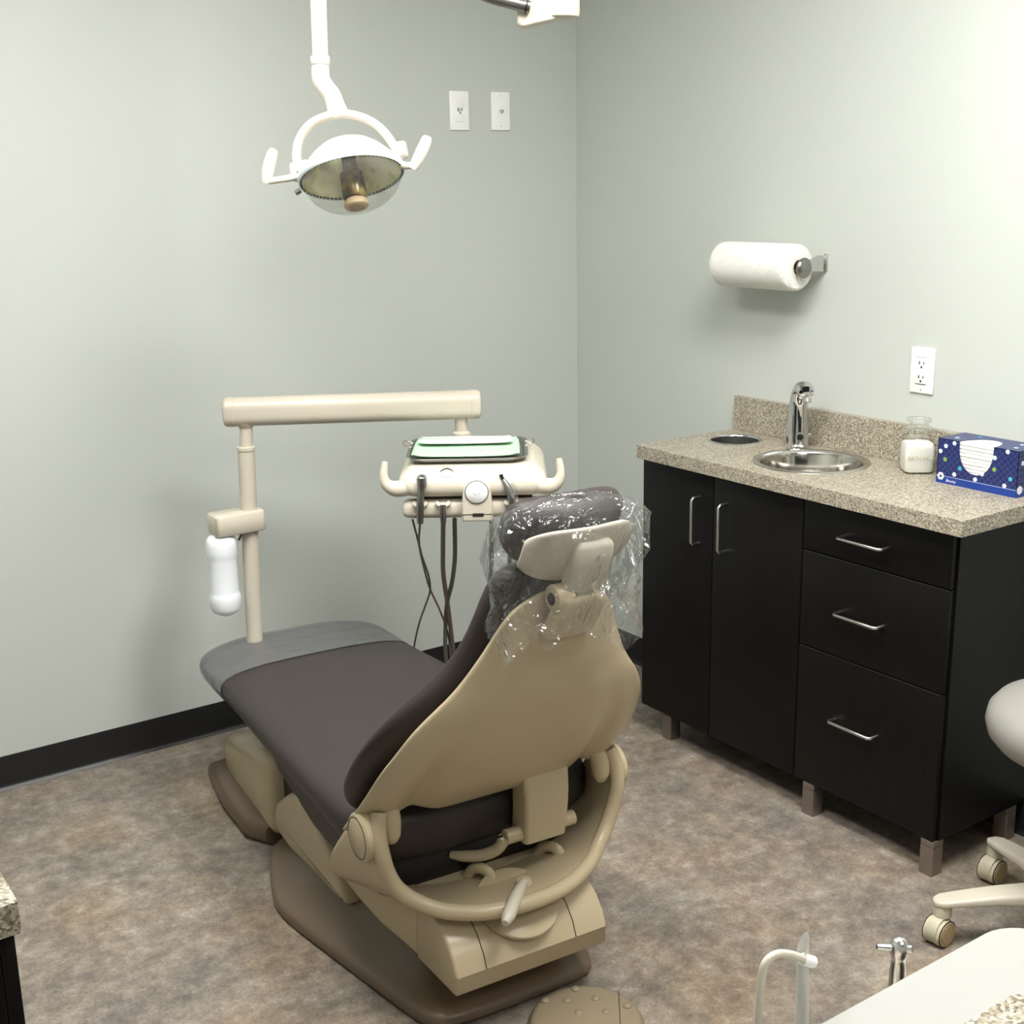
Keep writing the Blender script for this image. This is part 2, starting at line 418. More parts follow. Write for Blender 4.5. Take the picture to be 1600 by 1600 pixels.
for za, zb_, hz, lb in ((H-TH-.004, .700, .757, 'shallow top drawer'), (.697, .4535, .568, 'middle drawer'), (.4505, ZB+.002, .292, 'deep bottom drawer')):
    d = sh('wood').box(CX+.009, (y1+y2)/2+.002, (za+zb_)/2, .018, y1-y2-.008, za-zb_, .0012)
    d.m(M['edge']).box(CX-.0001, (y1+y2)/2+.002, za-.0009, .0012, y1-y2-.012, .0011)
    d = d.obj('drawer', wc); d['label'] = lb
    handle(d, 'drawer_handle', (CX, -1.4815, hz), (CX, -1.6095, hz))
for x, y in ((CX+.018, -1.404), (CX+.018, -1.768), (-.05, -1.404), (-.05, -1.768)): cab_leg(wc, x, y)

# countertop with real holes for basin and waste chute
SC, SR = (-.186, -1.222), .150
HC, HR = (-.134, -.893), .0765
ct = thing('countertop', 'brown speckled laminate countertop with round sink over the black cabinets', 'countertop', (0, 0, 0))
xF, yL, yR = -.3894, -.7704, -1.828
bm_ = sh('lam').box(xF/2, (yL+yR)/2, H-TH/2, -xF, yL-yR, TH, .0012)
top = bm_.obj('counter_slab', ct, smooth=False)
def cutter(cx, cy, r):
    o = sh('lam').cyl((cx, cy, H-.2), (cx, cy, H+.1), r, 64).obj('cut', smooth=False); return o
for cx, cy, r in ((*SC, SR-.006), (*HC, HR-.004)):
    k = cutter(cx, cy, r)
    md = top.modifiers.new('b', 'BOOLEAN'); md.object = k; md.operation = 'DIFFERENCE'; md.solver = 'EXACT'
    bpy.context.view_layer.update()
    dg = bpy.context.evaluated_depsgraph_get()
    me = bpy.data.meshes.new_from_object(top.evaluated_get(dg)); top.modifiers.clear(); top.data = me
    bpy.data.objects.remove(k)
tag(sh('lam').box(-.010, (yL+yR)/2, H+.0492, .0198, yL-yR, .098, .0012).obj('backsplash', smooth=False), 'speckled laminate backsplash strip standing behind the sink and faucet', 'backsplash')
sink = thing('sink_basin', 'round polished steel sink basin set into the counter', 'sink', (*SC, H))
sh('steel').lathe([(SR-.004, -.002), (SR, .0005), (SR-.002, .003), (SR-.010, .0038), (SR-.016, .002), (SR-.020, -.004)], 64, caps=False).obj('rim', sink, ang=60)
o = sh('chrome').lathe([(SR-.020, -.004), (SR-.021, -.02), (SR-.024, -.035), (SR-.034, -.036)], 64, caps=False)
o = MB().m(mat('mirror_steel', (.52, .50, .46), .12, 1.)).lathe([(SR-.020, -.004), (SR-.023, -.012), (SR-.028, -.045), (SR-.036, -.085), (SR-.055, -.112), (SR-.09, -.124), (.022, -.128), (.001, -.129)], 64, caps=False).obj('bowl', sink, ang=80)
sh('holesteel').lathe([(.02, -.127), (.022, -.125), (.015, -.126), (.001, -.127)], 24, caps=False).obj('drain', sink)
ch = thing('waste_chute', 'small round steel waste hole in the counter, left of the faucet', 'waste chute', (*HC, H))
sh('chrome').lathe([(HR-.004, -.004), (HR, .0004), (HR-.0015, .002), (HR-.006, .0024), (HR-.009, .001), (HR-.0095, -.004)], 56, caps=False).obj('trim_ring', ch, ang=60)
sh('holesteel').lathe([(HR-.0095, -.002), (HR-.0095, -.18), (.001, -.18)], 56, caps=False).obj('chute_wall', ch, ang=60)

# cut matching wells in the door carcass
def hollow(root, cuts):
    c_ = [o for o in root.children if o.name.startswith('carcass')][0]
    for cx, cy, r, zb in cuts:
        k = sh('wood').cyl((cx, cy, zb), (cx, cy, H+.1), r, 48).obj('cut', smooth=False)
        md = c_.modifiers.new('b', 'BOOLEAN'); md.object = k; md.operation = 'DIFFERENCE'; md.solver = 'EXACT'
        bpy.context.view_layer.update()
        me = bpy.data.meshes.new_from_object(c_.evaluated_get(bpy.context.evaluated_depsgraph_get())); c_.modifiers.clear(); c_.data = me
        bpy.data.objects.remove(k)
hollow(dc, [(*SC, SR+.004, H-.15), (*HC, HR+.004, H-.2)])
hollow(wc, [(*SC, SR+.004, H-.15)])

# faucet
FX, FY = -.088, -1.083
fa = thing('sink_faucet', 'chrome sensor faucet arching over the round sink', 'faucet', (FX, FY, H), math.radians(-124+90))
# local -y is towards the basin
fb = sh('chrome')
rings = []
for z, cy, hx, hy in ((0, 0, .030, .030), (.004, 0, .031, .031), (.012, 0, .0305, .030), (.05, .001, .029, .028), (.09, .002, .0275, .026), (.12, 0, .026, .024), (.142, -.006, .025, .023)):
    rings.append([(hx*math.cos(a), cy+hy*math.sin(a), z) for a in [2*PI*i/28 for i in range(28)]])
# sweep of the spout
arc = [(-.006, .142, 0), (-.016, .160, -.35), (-.034, .171, -.9), (-.058, .172, -1.35), (-.080, .162, -1.75)]
for cy, z, tilt in arc[1:]:
    r_ = .0240
    ca, sa = math.cos(tilt), math.sin(tilt)
    rings.append([(r_*math.cos(a), cy + r_*.9*math.sin(a)*ca, z - r_*.9*math.sin(a)*sa*-1*-1) for a in [2*PI*i/28 for i in range(28)]])
fb.loft(rings).obj('faucet_body', fa, ang=70, mods=SUB1)
sh('black').cyl((0, -.0270, .036), (0, -.0315, .036), .0085, 20).obj('sensor_eye', fa)
sh('chrome').cyl((0, -.024, .036), (0, -.0305, .036), .0125, 24).obj('sensor_ring', fa)
sh('steel').cyl((0, -.083, .150), (0, -.086, .140), .012, 20).obj('aerator', fa)
sh('chrome').tube([(.020, .006, .035), (.034, .006, .036), (.038, .006, .042), (.038, .006, .064)], [.006, .006, .005, .0035], 10, 4).obj('mixer_lever', fa)

# jar with salts
jx, jy = -.075, -1.463
jr = math.radians(-38)
jar = thing('glass_jar', 'square clear glass jar with round lid beside the blue towel box', 'jar', (jx, jy, H), jr)
def sqring(h, r, z, n=5): return [(x, y, z) for x, y in rrect(h, h, r, n)]
def cring(r, z, n=24):
    # same count and starting angle as sqring
    out = []
    for q in range(4):
        for i in range(6):
            a = q*PI/2 + PI/2*(i/5)*.98 + .01
            out.append((r*math.cos(a), r*math.sin(a), z))
    return out
sh('jarglass').loft([sqring(.030, .012, 0), sqring(.0355, .014, .004), sqring(.037, .014, .012), sqring(.037, .014, .066), sqring(.034, .016, .076), cring(.027, .084), cring(.025, .088), cring(.025, .096), cring(.028, .099), cring(.0285, .103), cring(.026, .105)], caps=True).obj('jar_body', jar, ang=50)
sh('jarglass').lathe([(.022, .105), (.031, .106), (.033, .109), (.031, .112), (.024, .115), (.022, .118), (.024, .123), (.030, .127), (.0315, .130), (.029, .1335), (.012, .136), (.001, .1365)], 32).obj('jar_lid', jar, ang=60)
text('jar_lettering', 'BATH SALT', .0125, 'tan', jar, (0, -.0375, .036), (PI/2, 0, 0), align='CENTER')
s_ = sh('salt').loft([sqring(.028, .011, .002), sqring(.0335, .013, .005), sqring(.0352, .013, .013), sqring(.0352, .013, .066), sqring(.032, .013, .0735), sqring(.01, .004, .0755)]).obj('bath_salts', loc=(jx, jy, H), rot=(0, 0, jr))
tag(s_, 'white granular bath salts filling the square glass jar', 'bath salts', kind='stuff')

# towel box
bx0, bx1 = -.130, -.030; by0, by1 = -1.563, -1.778; BH = .107
box = thing('towel_box', 'navy carton with dot pattern and a scooped front opening full of white towels', 'box', (bx0, by0, H), 0)
# local frame: x into the counter, y negative to the right
W_ = by0-by1; D_ = bx1-bx0
cb = sh('navy')
def uarc(y_a, y_b, z_bot, n=18):
    pts = []
    yc, hw = (y_a+y_b)/2, (y_b-y_a)/2
    for i in range(n+1):
        a = PI*i/n
        pts.append((yc-hw*math.cos(a), BH-(BH-z_bot)*math.sin(a)**.72))
    return pts
fr = [(0, 0), (W_, 0), (W_, BH)] + uarc(.058, .150, .034)[::-1] + [(0, BH)]
XF = Matrix(((0, 0, 1, 0), (-1, 0, 0, 0), (0, 1, 0, 0), (0, 0, 0, 1)))   # (a,b,c)->(c,-a,b)
cb.prism(fr, .0012, XF)
tp = [(0, 0), (.058, 0)] + [((.104-.046*math.cos(PI*i/18)), .072*math.sin(PI*i/18)) for i in range(1, 18)] + [(.150, 0), (W_, 0), (W_, D_), (0, D_)]
XT = Matrix(((0, 1, 0, 0), (-1, 0, 0, 0), (0, 0, 1, BH-.0012), (0, 0, 0, 1)))
cb.prism(tp, .0012, XT)
cb.box(D_-.0006, -W_/2, BH/2, .0012, W_, BH).box(D_/2, -.0006, BH/2, D_, .0012, BH).box(D_/2, -W_+.0006, BH/2, D_, .0012, BH).box(D_/2, -W_/2, .0006, D_, W_, .0012)
cb.m(M['blue']).box(-.0003, -W_/2, .0085, .0006, W_-.0005, .017).box(D_/2, -W_-.0002, .0085, D_, .0006, .017)
cb.m(M['prl']).box(-.0004, -W_/2, .0175, .0007, W_-.0005, .0014).box(D_/2, -W_-.0003, .0175, D_, .0007, .0014)
def hexd(y, z, r, mt, face='f'):
    cb.m(M[mt])
    pts = [(r*math.cos(PI/3*i+PI/6), r*math.sin(PI/3*i+PI/6)) for i in range(6)]
    if face == 'f': cb.prism(pts, .0007, T(-.0007, -y, z) @ RY(PI/2))
    elif face == 's': cb.prism(pts, .0007, T(y, -W_-.0007, z) @ RX(-PI/2))
    else: cb.prism(pts, .0005, T(y, -z, BH))
for y, z, mt in ((.022, .090, 'prw'), (.008, .076, 'prw'), (.022, .058, 'prg'), (.064, .043, 'prc'), (.050, .026, 'prw'), (.107, .024, 'prw'), (.124, .040, 'prw'), (.154, .083, 'prw'), (.155, .056, 'prg'), (.184, .023, 'prw'), (.198, .041, 'prc'), (.186, .102, 'prw'), (.045, .100, 'prw')): hexd(y, z, .0056, mt)
hexd(.013, .0165, .0098, 'prwarm'); hexd(.013, .0165, .004, 'prw')
for y, z, mt in ((.016, .078, 'prw'), (.045, .052, 'prg'), (.07, .03, 'prw'), (.08, .08, 'prc')): hexd(y, z, .0056, mt, 's')
hexd(.012, .0165, .0105, 'prwarm', 's')
for y, z, mt in ((.03, .186, 'prw'), (.07, .175, 'prw'), (.03, .03, 'prw'), (.075, .06, 'prc'), (.065, .2, 'prg')): hexd(y, z, .0056, mt, 't')
cb.obj('carton', box, smooth=False)
text('box_lettering', 'Bounty', .0095, 'prwarm', box, (-.0010, -.028, .0055), (PI/2, 0, -PI/2), shear=.3)
tw = None
for i in range(12):
    if tw is None:
        tw = sh('paper2').box(0, 0, 0, D_-.008, W_-.012, .0081, .0026).obj('folded_hand_towel')
        tag(tw, 'folded white paper hand towel stacked inside the navy carton', 'hand towel', 'folded hand towels in the navy carton')
        o = tw
    else:
        o = tw.copy(); COL.objects.link(o)
    o.location = (bx0+D_/2-.0005+random.uniform(-.001, .001), by0-W_/2, H+.0055+i*.0087)
    if i == 11: o.rotation_euler = (0, 0, 0)

# paper towel
AX = -.090
ph = thing('paper_towel_holder', 'steel wall mounted paper towel holder on the right wall', 'towel holder', (0, -1.10, 1.352))
sh('nickel').box(-.003, .020, .010, .006, .012, .046, .002).obj('wall_plate', ph)
sh('nickel').prism([(0, -.014), (0, .026), (-.035, .030), (AX+.005, .013), (AX-.006, 0), (AX+.004, -.010), (-.03, -.012)], .003, T(0, .0215, 0) @ RX(PI/2), .001).obj('side_arm', ph)
sh('toolmetal').lathe([(.026, 0), (.027, .003), (.026, .006), (.020, .0105), (.011, .0135), (.001, .0145)], 32, T(AX, .0185, 0) @ RX(PI/2)).obj('end_knob', ph)
sh('nickel').cyl((AX, .02, 0), (AX, .345, 0), .006, 12).obj('rod', ph)
pr = thing('paper_towel_roll', 'thick white embossed paper towel roll on the wall holder', 'paper towel roll', (AX, -.785, 1.352))
sh('towel').lathe([(.021, 0), (.050, -.0), (.057, .003), (.0605, .008), (.0615, .02), (.0615, .262), (.0605, .274), (.057, .279), (.050, .282), (.021, .282), (.021, 0)], 56, RX(PI/2), caps=False).obj('towel_roll', pr, ang=60)
sh('pinkcap').lathe([(.021, .0005), (.021, .2815), (.0195, .2815), (.0195, .0005), (.021, .0005)], 32, RX(PI/2), caps=False).obj('cardboard_core', pr)

# ------------------------------------------------------------------ DENTAL CHAIR
TH0 = math.radians(-4.5)
chair = thing('dental_chair', 'reclining dental chair with dark brown cushions and beige shell in the middle of the room', 'dental chair', (-1.355, -1.1, 0), TH0)

# base plate, sculpted brown plastic
def bring(sc, z, yc=-.06, xs=1., clipf=None):
    half = [(-.0, -.515), (-.15, -.512), (-.188, -.496), (-.205, -.44), (-.228, -.32), (-.262, -.15), (-.292, .0), (-.296, .06), (-.285, .12), (-.25, .24), (-.215, .32), (-.16, .36), (0, .37)]
    pts = half + [(-x, y) for x, y in half[-2:0:-1]]
    return [(x*sc*xs, yc+(y-yc)*sc, z) for x, y in pts]
sh('basebrown').loft([bring(.99, 0), bring(1., .006), bring(1., .020), bring(.985, .030), bring(.94, .036), bring(.86, .045), bring(.78, .062), bring(.72, .082), bring(.66, .098), bring(.58, .104)]).obj('base_plate', chair, ang=50, mods=SUB1)
# front cover beneath the toe end
def rr3(y, hw, z0, z1, r=.03, n=4):
    pts = rrect(hw, (z1-z0)/2, min(r, hw*.95, (z1-z0)*.49), n)
    return [(x, y, (z0+z1)/2+z) for x, z in pts]
sh('beige').loft([rr3(.80, .14, .045, .095, .02), rr3(.785, .17, .035, .115, .025), rr3(.74, .185, .03, .145, .03), rr3(.6, .20, .03, .195, .035), rr3(.45, .205, .03, .23, .035), rr3(.34, .205, .035, .235, .035), rr3(.32, .19, .05, .22, .035)]).obj('front_cover', chair, ang=50)
sh('darkplas').loft([rr3(.33, .17, .06, .22, .03), rr3(.16, .17, .06, .24, .03)]).obj('inner_frame', chair, ang=50)
# brown foot at the front
sh('basebrown').loft([rr3(.84, .15, .0, .035, .015), rr3(.80, .22, .0, .05, .02), rr3(.6, .245, .0, .07, .025), rr3(.42, .245, .0, .07, .025), rr3(.36, .21, 0, .06, .025)]).obj('front_foot', chair, ang=50)
# leaf shaped side covers
for sx in (-1, 1):
    leaf = [(.29, .075), (.305, .11), (.28, .155), (.20, .21), (.12, .245), (.075, .252), (.035, .23), (-.01, .19), (-.07, .145), (-.125, .105), (-.13, .092), (-.10, .086), (.05, .078), (.20, .066)]
    X = Matrix(((0, 0, sx*1., sx*.165), (1, 0, 0, 0), (0, 1, 0, 0), (0, 0, 0, 1)))
    sh('beige').prism(leaf, .042, X, .012, 3).obj('side_cover', chair, ang=50)
# lift arm body and rear end cover
prof = [(-.40, .075), (-.40, .238), (-.30, .246), (-.12, .232), (.05, .205), (.12, .16), (.12, .06), (-.1, .055)]
def extr(mb, prof, xs, yo=0):
    mb.loft([[(x, y, z) for y, z in prof] for x in xs])
def roundbody(name, key, prof, hw, bev, parent):
    mb = sh(key); mb.prism(prof, 2*hw, Matrix(((0, 0, 1, -hw), (1, 0, 0, 0), (0, 1, 0, 0), (0, 0, 0, 1))), bev, 3)
    return mb.obj(name, parent, ang=50)
sh('darkplas').loft([rr3(-.33, .12, .085, .125, .01), rr3(-.2, .15, .085, .15, .015), rr3(-.02, .188, .09, .262, .02), rr3(.12, .188, .10, .262, .02)]).obj('dark_gap_fill', chair, ang=50)  # dark filler standing in for the shade in the gap around the lift arm
sh('beige').loft([rr3(-.402, .168, .106, .238, .012), rr3(-.36, .178, .110, .246, .018), rr3(-.28, .194, .116, .258, .022), rr3(-.18, .200, .122, .258, .025), rr3(-.08, .198, .130, .248, .025), rr3(-.03, .190, .140, .225, .03)]).obj('lift_arm', chair, ang=50)
endp = [(-.400, .104), (-.400, .240), (-.43, .243), (-.47, .240), (-.505, .228), (-.535, .207), (-.557, .182), (-.568, .157), (-.5695, .154), (-.5675, .152), (-.566, .118), (-.560, .112)]
roundbody('end_cover', 'beige', endp, .1685, .006, chair)
for x in (-.105, .095):
    seam = sh('darkplas')
    seam.loft([[(x+d, y, z) for y, z in endp[1:10]] + [(x+d, y+.004, z-.004) for y, z in endp[1:10]][::-1] for d in (-.0008, .0008)], X=T(0, -.0007, .0007))
    seam.obj('cover_seam', chair, smooth=False)
sh('beige').lathe([(.082, 0), (.082, .006), (.079, .0085), (.001, .009)], 40, T(.0, -.503, .2225) @ RX(math.radians(24))).obj('pivot_disc', chair)

# yoke: the wide U casting that carries the back
Pp = [(-.255, -.448, .462), (-.264, -.462, .430), (-.262, -.470, .39), (-.252, -.470, .348), (-.234, -.474, .312), (-.203, -.490, .284), (-.158, -.520, .266), (-.085, -.553, .259), (0, -.566, .259)]
Qq = [(-.257, -.405, .460), (-.268, -.368, .425), (-.276, -.325, .370), (-.278, -.262, .305), (-.262, -.205, .240), (-.222, -.205, .205), (-.16, -.235, .198), (-.085, -.25, .198), (0, -.25, .198)]
P_ = Pp + [(-x, y, z) for x, y, z in Pp[-2::-1]]; Q_ = Qq + [(-x, y, z) for x, y, z in Qq[-2::-1]]
rows = []
for p, q in zip(P_, Q_):
    p, q = Vector(p), Vector(q)
    c0 = Vector((0, -.42, .40)); nrm = (Vector((p.x, 0, p.z))-Vector((0, 0, .42))); nrm = nrm.normalized()
    rows.append([p.lerp(q, t) for t in (0, .33, .66, 1)])
sh('beige').grid(rows).obj('yoke', chair, ang=60, mods=[('SOLIDIFY', dict(thickness=.026, offset=0)), ('BEVEL', dict(width=.009, segments=3, limit_method='ANGLE')), ('SUBSURF', dict(levels=1, render_levels=2))])
sh('beige').tube([(x, y+.002, z) for x, y, z in P_], .0155, 14, 5).obj('yoke_rim', chair, ang=70)
for sx in (-1, 1):
    X = T(sx*.281, -.424, .412) @ RY(sx*PI/2)
    k = sh('beige').lathe([(.047, -.02), (.047, .006), (.044, .0095), (.040, .0105)], 40, X)
    k.obj('pivot_hub', chair, ang=40)
    sh('beige').lathe([(.0385, .004), (.0385, .0100), (.036, .0118), (.001, .0122)], 40, X).obj('pivot_cap', chair, ang=40)
    sh('darkplas').lathe([(.0402, .0092), (.0402, .0110), (.0385, .0110), (.0385, .0092)], 40, X, caps=False).obj('cap_groove', chair)
    # tongue from shell to hub
    sh('beige').tube([(sx*.222, -.420, .500), (sx*.229, -.436, .470), (sx*.233, -.448, .440), (sx*.234, -.450, .415), (sx*.234, -.448, .400)], [.015, .018, .020, .018, .010], 14, 5, flat=1.).obj('back_bracket', chair, ang=60)

# seat cushion
def sring(y, hw, zt, zb, e=3.2, n=32, sh_=0):
    out = []
    zc, hz = (zt+zb)/2, (zt-zb)/2
    for i in range(n):
        a = 2*PI*i/n
        c_, s_ = math.cos(a), math.sin(a)
        out.append((hw*math.copysign(abs(c_)**(2/e), c_), y, zc+hz*math.copysign(abs(s_)**(2/e), s_)))
    return out
seat = [(.765, .05, .388, .372), (.762, .12, .398, .362), (.752, .175, .406, .352), (.735, .212, .412, .345), (.70, .245, .418, .340), (.66, .256, .421, .338), (.60, .258, .424, .332), (.48, .258, .428, .330), (.30, .266, .438, .332),
        (.12, .277, .444, .336), (-.06, .284, .447, .340), (-.22, .288, .448, .335), (-.30, .282, .445, .31), (-.355, .262, .435, .295), (-.385, .24, .42, .305), (-.398, .2, .405, .33), (-.402, .1, .39, .35)]
sh('uph').loft([sring(*s_) for s_ in seat]).obj('seat_cushion', chair, ang=80, mods=SUB1)
sh('darkplas').loft([rr3(.45, .17, .24, .345, .03), rr3(.30, .19, .21, .355, .03), rr3(.0, .22, .20, .36, .04), rr3(-.25, .232, .205, .345, .05), rr3(-.335, .226, .21, .33, .05), rr3(-.37, .19, .23, .32, .04)]).obj('seat_housing', chair, ang=60)

# backrest frame of reference: origin below the back, s along the recline, o backwards
BO = Vector((0, -.36, .41)); BD = Vector((0, -.593, .805)); BN = Vector((0, -.805, -.593))
def bp(x, s, o): return BO + Vector((x, 0, 0)) + BD*s + BN*o
def interp(tab, s):
    if s <= tab[0][0]: return tab[0][1]
    for (a, va), (b_, vb) in zip(tab, tab[1:]):
        if s <= b_:
            t = (s-a)/(b_-a); t2 = t*t*(3-2*t)*.5+t*.5; return va+(vb-va)*t2
    return tab[-1][1]
HW = [(-.05, .298), (0, .292), (.07, .286), (.15, .281), (.22, .273), (.29, .255), (.35, .227), (.39, .193), (.42, .166), (.46, .147), (.50, .127), (.54, .110), (.565, .088), (.58, .060), (.59, .032)]
EO = [(-.03, -.004), (0, 0), (.15, .014), (.28, .018), (.38, .008), (.46, -.011), (.52, -.027), (.59, -.048)]     # side profile of the rim
SS = [-.03, 0, .03, .07, .11, .15, .19, .23, .27, .31, .34, .37, .40, .43, .46, .49, .52, .545, .565, .58, .59]
NU = 29
def lowcut(u):
    a = abs(u)
    return .062 + .028*math.exp(-((a-.62)/.15)**2) - .080*max(0, (a-.78)/.22)
def cen(s): return interp([(-.03, .030), (.15, .038), (.40, .036), (.45, .035), (.50, .024), (.56, .010), (.59, .004)], s)
def offs(u, ss):
    a = abs(u)
    off = interp(EO, ss) + cen(ss)*(1-max(0, (a-.40)/.60)**1.9)
    wing = math.exp(-((ss-.16)/.15)**2)
    return off + .010*wing*math.exp(-((a-.86)/.10)**2) - .016*wing*math.exp(-((a-.66)/.08)**2)
rows = []
for i, s in enumerate(SS):
    row = []
    for j in range(NU):
        u = -1+2*j/(NU-1)
        k = max(0., 1-(s+.03)/.16)
        ss = s+(lowcut(u)+.03)*k*k if s < .13 else s
        row.append(bp(interp(HW, ss)*u, ss, offs(u, ss)))
    rows.append(row)
sh('beige').grid(rows).obj('back_shell', chair, ang=80, mods=[('SOLIDIFY', dict(thickness=.012, offset=1)), ('SUBSURF', dict(levels=1, render_levels=2))])
# back cushion
rings = []
CT = [(-.03, .20), (-.015, .262), (.04, .286), (.10, .298), (.18, .300), (.25, .285), (.31, .255), (.35, .222), (.39, .184), (.43, .155), (.48, .137), (.54, .125), (.585, .110), (.61, .085), (.62, .04)]
for s, hw in CT:
    ring = []
    n = 36
    for i in range(n):
        a = 2*PI*i/n
        cu, sv = math.cos(a), math.sin(a)
        x = hw*math.copysign(abs(cu)**(2/3.), cu)
        au = abs(x)/hw
        ss = min(max(s, 0), .585)
        base = interp(EO, ss) + (cen(ss)-.012)*(1-max(0, (au-.40)/.60)**1.9)
        th = .058 if -.015 < s < .60 else .030
        o_ = base - .016 - th*.5 + th*.5*math.copysign(abs(sv)**(2/3.), -sv)
        ring.append(bp(x, s, o_))
    rings.append(ring)
sh('uph').loft(rings).obj('back_cushion', chair, ang=80, mods=SUB1)

# headrest
HO = Vector((.004, -.728, .992)); HA = math.radians(31)     # tilt of the headrest back plane
HD = Vector((0, -math.sin(HA), math.cos(HA))); HN = Vector((0, -math.cos(HA), -math.sin(HA)))
def hp(x, s, o): return HO + Vector((x, 0, 0)) + HD*s + HN*o
rings = []
for s, hw, th in ((-.070, .035, .02), (-.066, .070, .045), (-.054, .094, .066), (-.03, .110, .076), (0, .116, .080), (.03, .115, .078), (.052, .102, .068), (.064, .074, .048), (.068, .035, .02)):
    ring = []
    for i in range(32):
        a = 2*PI*i/32; cu, sv = math.cos(a), math.sin(a)
        x = hw*math.copysign(abs(cu)**.72, cu)
        au = abs(x)/.12
        o_ = -.050 - .026*au**2.2 + th*.5*math.copysign(abs(sv)**.8, -sv)
        ring.append(hp(x, s, o_))
    rings.append(ring)
sh('uph').loft(rings).obj('headrest_cushion', chair, ang=80, mods=SUB1)
rows = []
for k in range(11):
    row = []
    for j in range(19):
        u = .985*(-1+2*j/18); q = -1+2*k/10
        hh = .058*math.sqrt(1-.88*abs(u)**3.2)
        row.append(hp(.108*u*(1-.10*abs(q)**3), -.004+hh*q, .004-.022*abs(u)**2.2-.006*q*q))
    rows.append(row)
sh('cream2').grid(rows).obj('headrest_shell', chair, ang=80, mods=[('SOLIDIFY', dict(thickness=.010, offset=1)), ('SUBSURF', dict(levels=1, render_levels=2))])
# articulating bracket from neck to headrest
br_ = sh('cream2')
def bring2(t, hw, o_, hh):
    return [tuple(hp(.012+x, t, o_+q)) for x, q in rrect(hw, hh, min(hw, hh)*.7, 5)]
br_.loft([bring2(-.110, .030, .030, .012), bring2(-.100, .037, .030, .017), bring2(-.06, .040, .026, .018), bring2(-.01, .040, .018, .015), bring2(.022, .037, .012, .012), bring2(.030, .028, .010, .008)])
br_.obj('headrest_bracket', chair, ang=60)
sh('beige').cyl(hp(-.048, -.076, .030), hp(.020, -.076, .030), .024, 24, bev=.004).obj('headrest_knuckle', chair)
sh('darkplas').cyl(hp(-.0485, -.076, .030), hp(-.050, -.076, .030), .011, 20).obj('knuckle_recess', chair)
def nring(s_, hw, hq, o_): return [tuple(bp(.006+x, s_, o_+q)) for x, q in rrect(hw, hq, .010, 5)]
sh('beige').loft([nring(.535, .050, .012, .006), nring(.575, .049, .014, .004), nring(.60, .046, .014, .002), nring(.618, .041, .012, .002), nring(.630, .032, .008, .000), nring(.635, .018, .003, -.002)]).obj('neck_mount', chair, ang=60)

# cylinder cover hanging from the back and its linkage
cc = sh('beige')
rows = [(-.435, .535, .046), (-.458, .508, .050), (-.472, .465, .052), (-.476, .42, .051), (-.475, .385, .050), (-.470, .350, .049), (-.466, .318, .048)]
rings = [[(.092+x, y+.028+q*1., z) for x, q in rrect(hw, .030, .010)] for y, z, hw in rows]
cc.loft(rings).obj('cylinder_cover', chair, ang=50)
sh('beige').cyl((.010, -.445, .335), (.170, -.445, .335), .0155, 20, bev=.002).obj('link_pin', chair)
sh('beige').tube([(.008, -.447, .335), (-.004, -.440, .312), (-.028, -.420, .296), (-.055, -.395, .290), (-.075, -.375, .290)], [.016, .014, .014, .013, .008], 12, 4, flat=.8).obj('recline_link', chair)
sh('steel').cyl((.004, -.447, .335), (-.004, -.447, .335), .007, 16).obj('pin_washer', chair)
for x, y in ((-.022, -.440), (.140, -.440)):
    sh('beige').tube([(x-.03, y+.06, .222), (x-.018, y+.035, .262), (x, y+.008, .262), (x+.006, y-.01, .220)], [.008, .009, .010, .008], 10, 5, flat=1.3).obj('casting_tab', chair)
for x, y in ((-.060, -.440), (.168, -.425)):
    sh('chrome').lathe([(.006, 0), (.006, .005), (.003, .008), (.001, .0085)], 16, T(x, y, .238)).obj('casting_bolt', chair)
sh('beige').cyl((.018, -.498, .215), (.014, -.510, .272), .022, 24, r2=.016, bev=.003).obj('lever_boss', chair)
lv = sh('cream')
lv.tube([(.014, -.510, .268), (-.004, -.530, .276), (-.034, -.560, .276), (-.068, -.592, .268), (-.084, -.606, .263)], [.010, .010, .013, .0135, .007], 12, 5)
lv.obj('recline_lever', chair, ang=60)

# plastic sleeve over the toe end
def slv(y, hw, zt, zb, e=3.0, wob=.0): 
    r = sring(y, hw+.004, zt+.004, zb-.005, e)
    return [(x, yy, z+random.uniform(-wob, wob)) for x, yy, z in r]
sl = [slv(*s_, wob=.0006) for s_ in [(.775, .05, .388, .372)] + [(s_[0]+(.004 if s_[0] > .7 else 0), *s_[1:]) for s_ in seat[1:8]]]
o = sh('toefilm').loft(sl, caps=False).obj('plastic_toe_cover', loc=(-1.355, -1.1, 0), rot=(0, 0, TH0), ang=80, mods=SUB1)
tag(o, 'clear plastic sleeve pulled over the foot end of the chair seat', 'plastic cover')

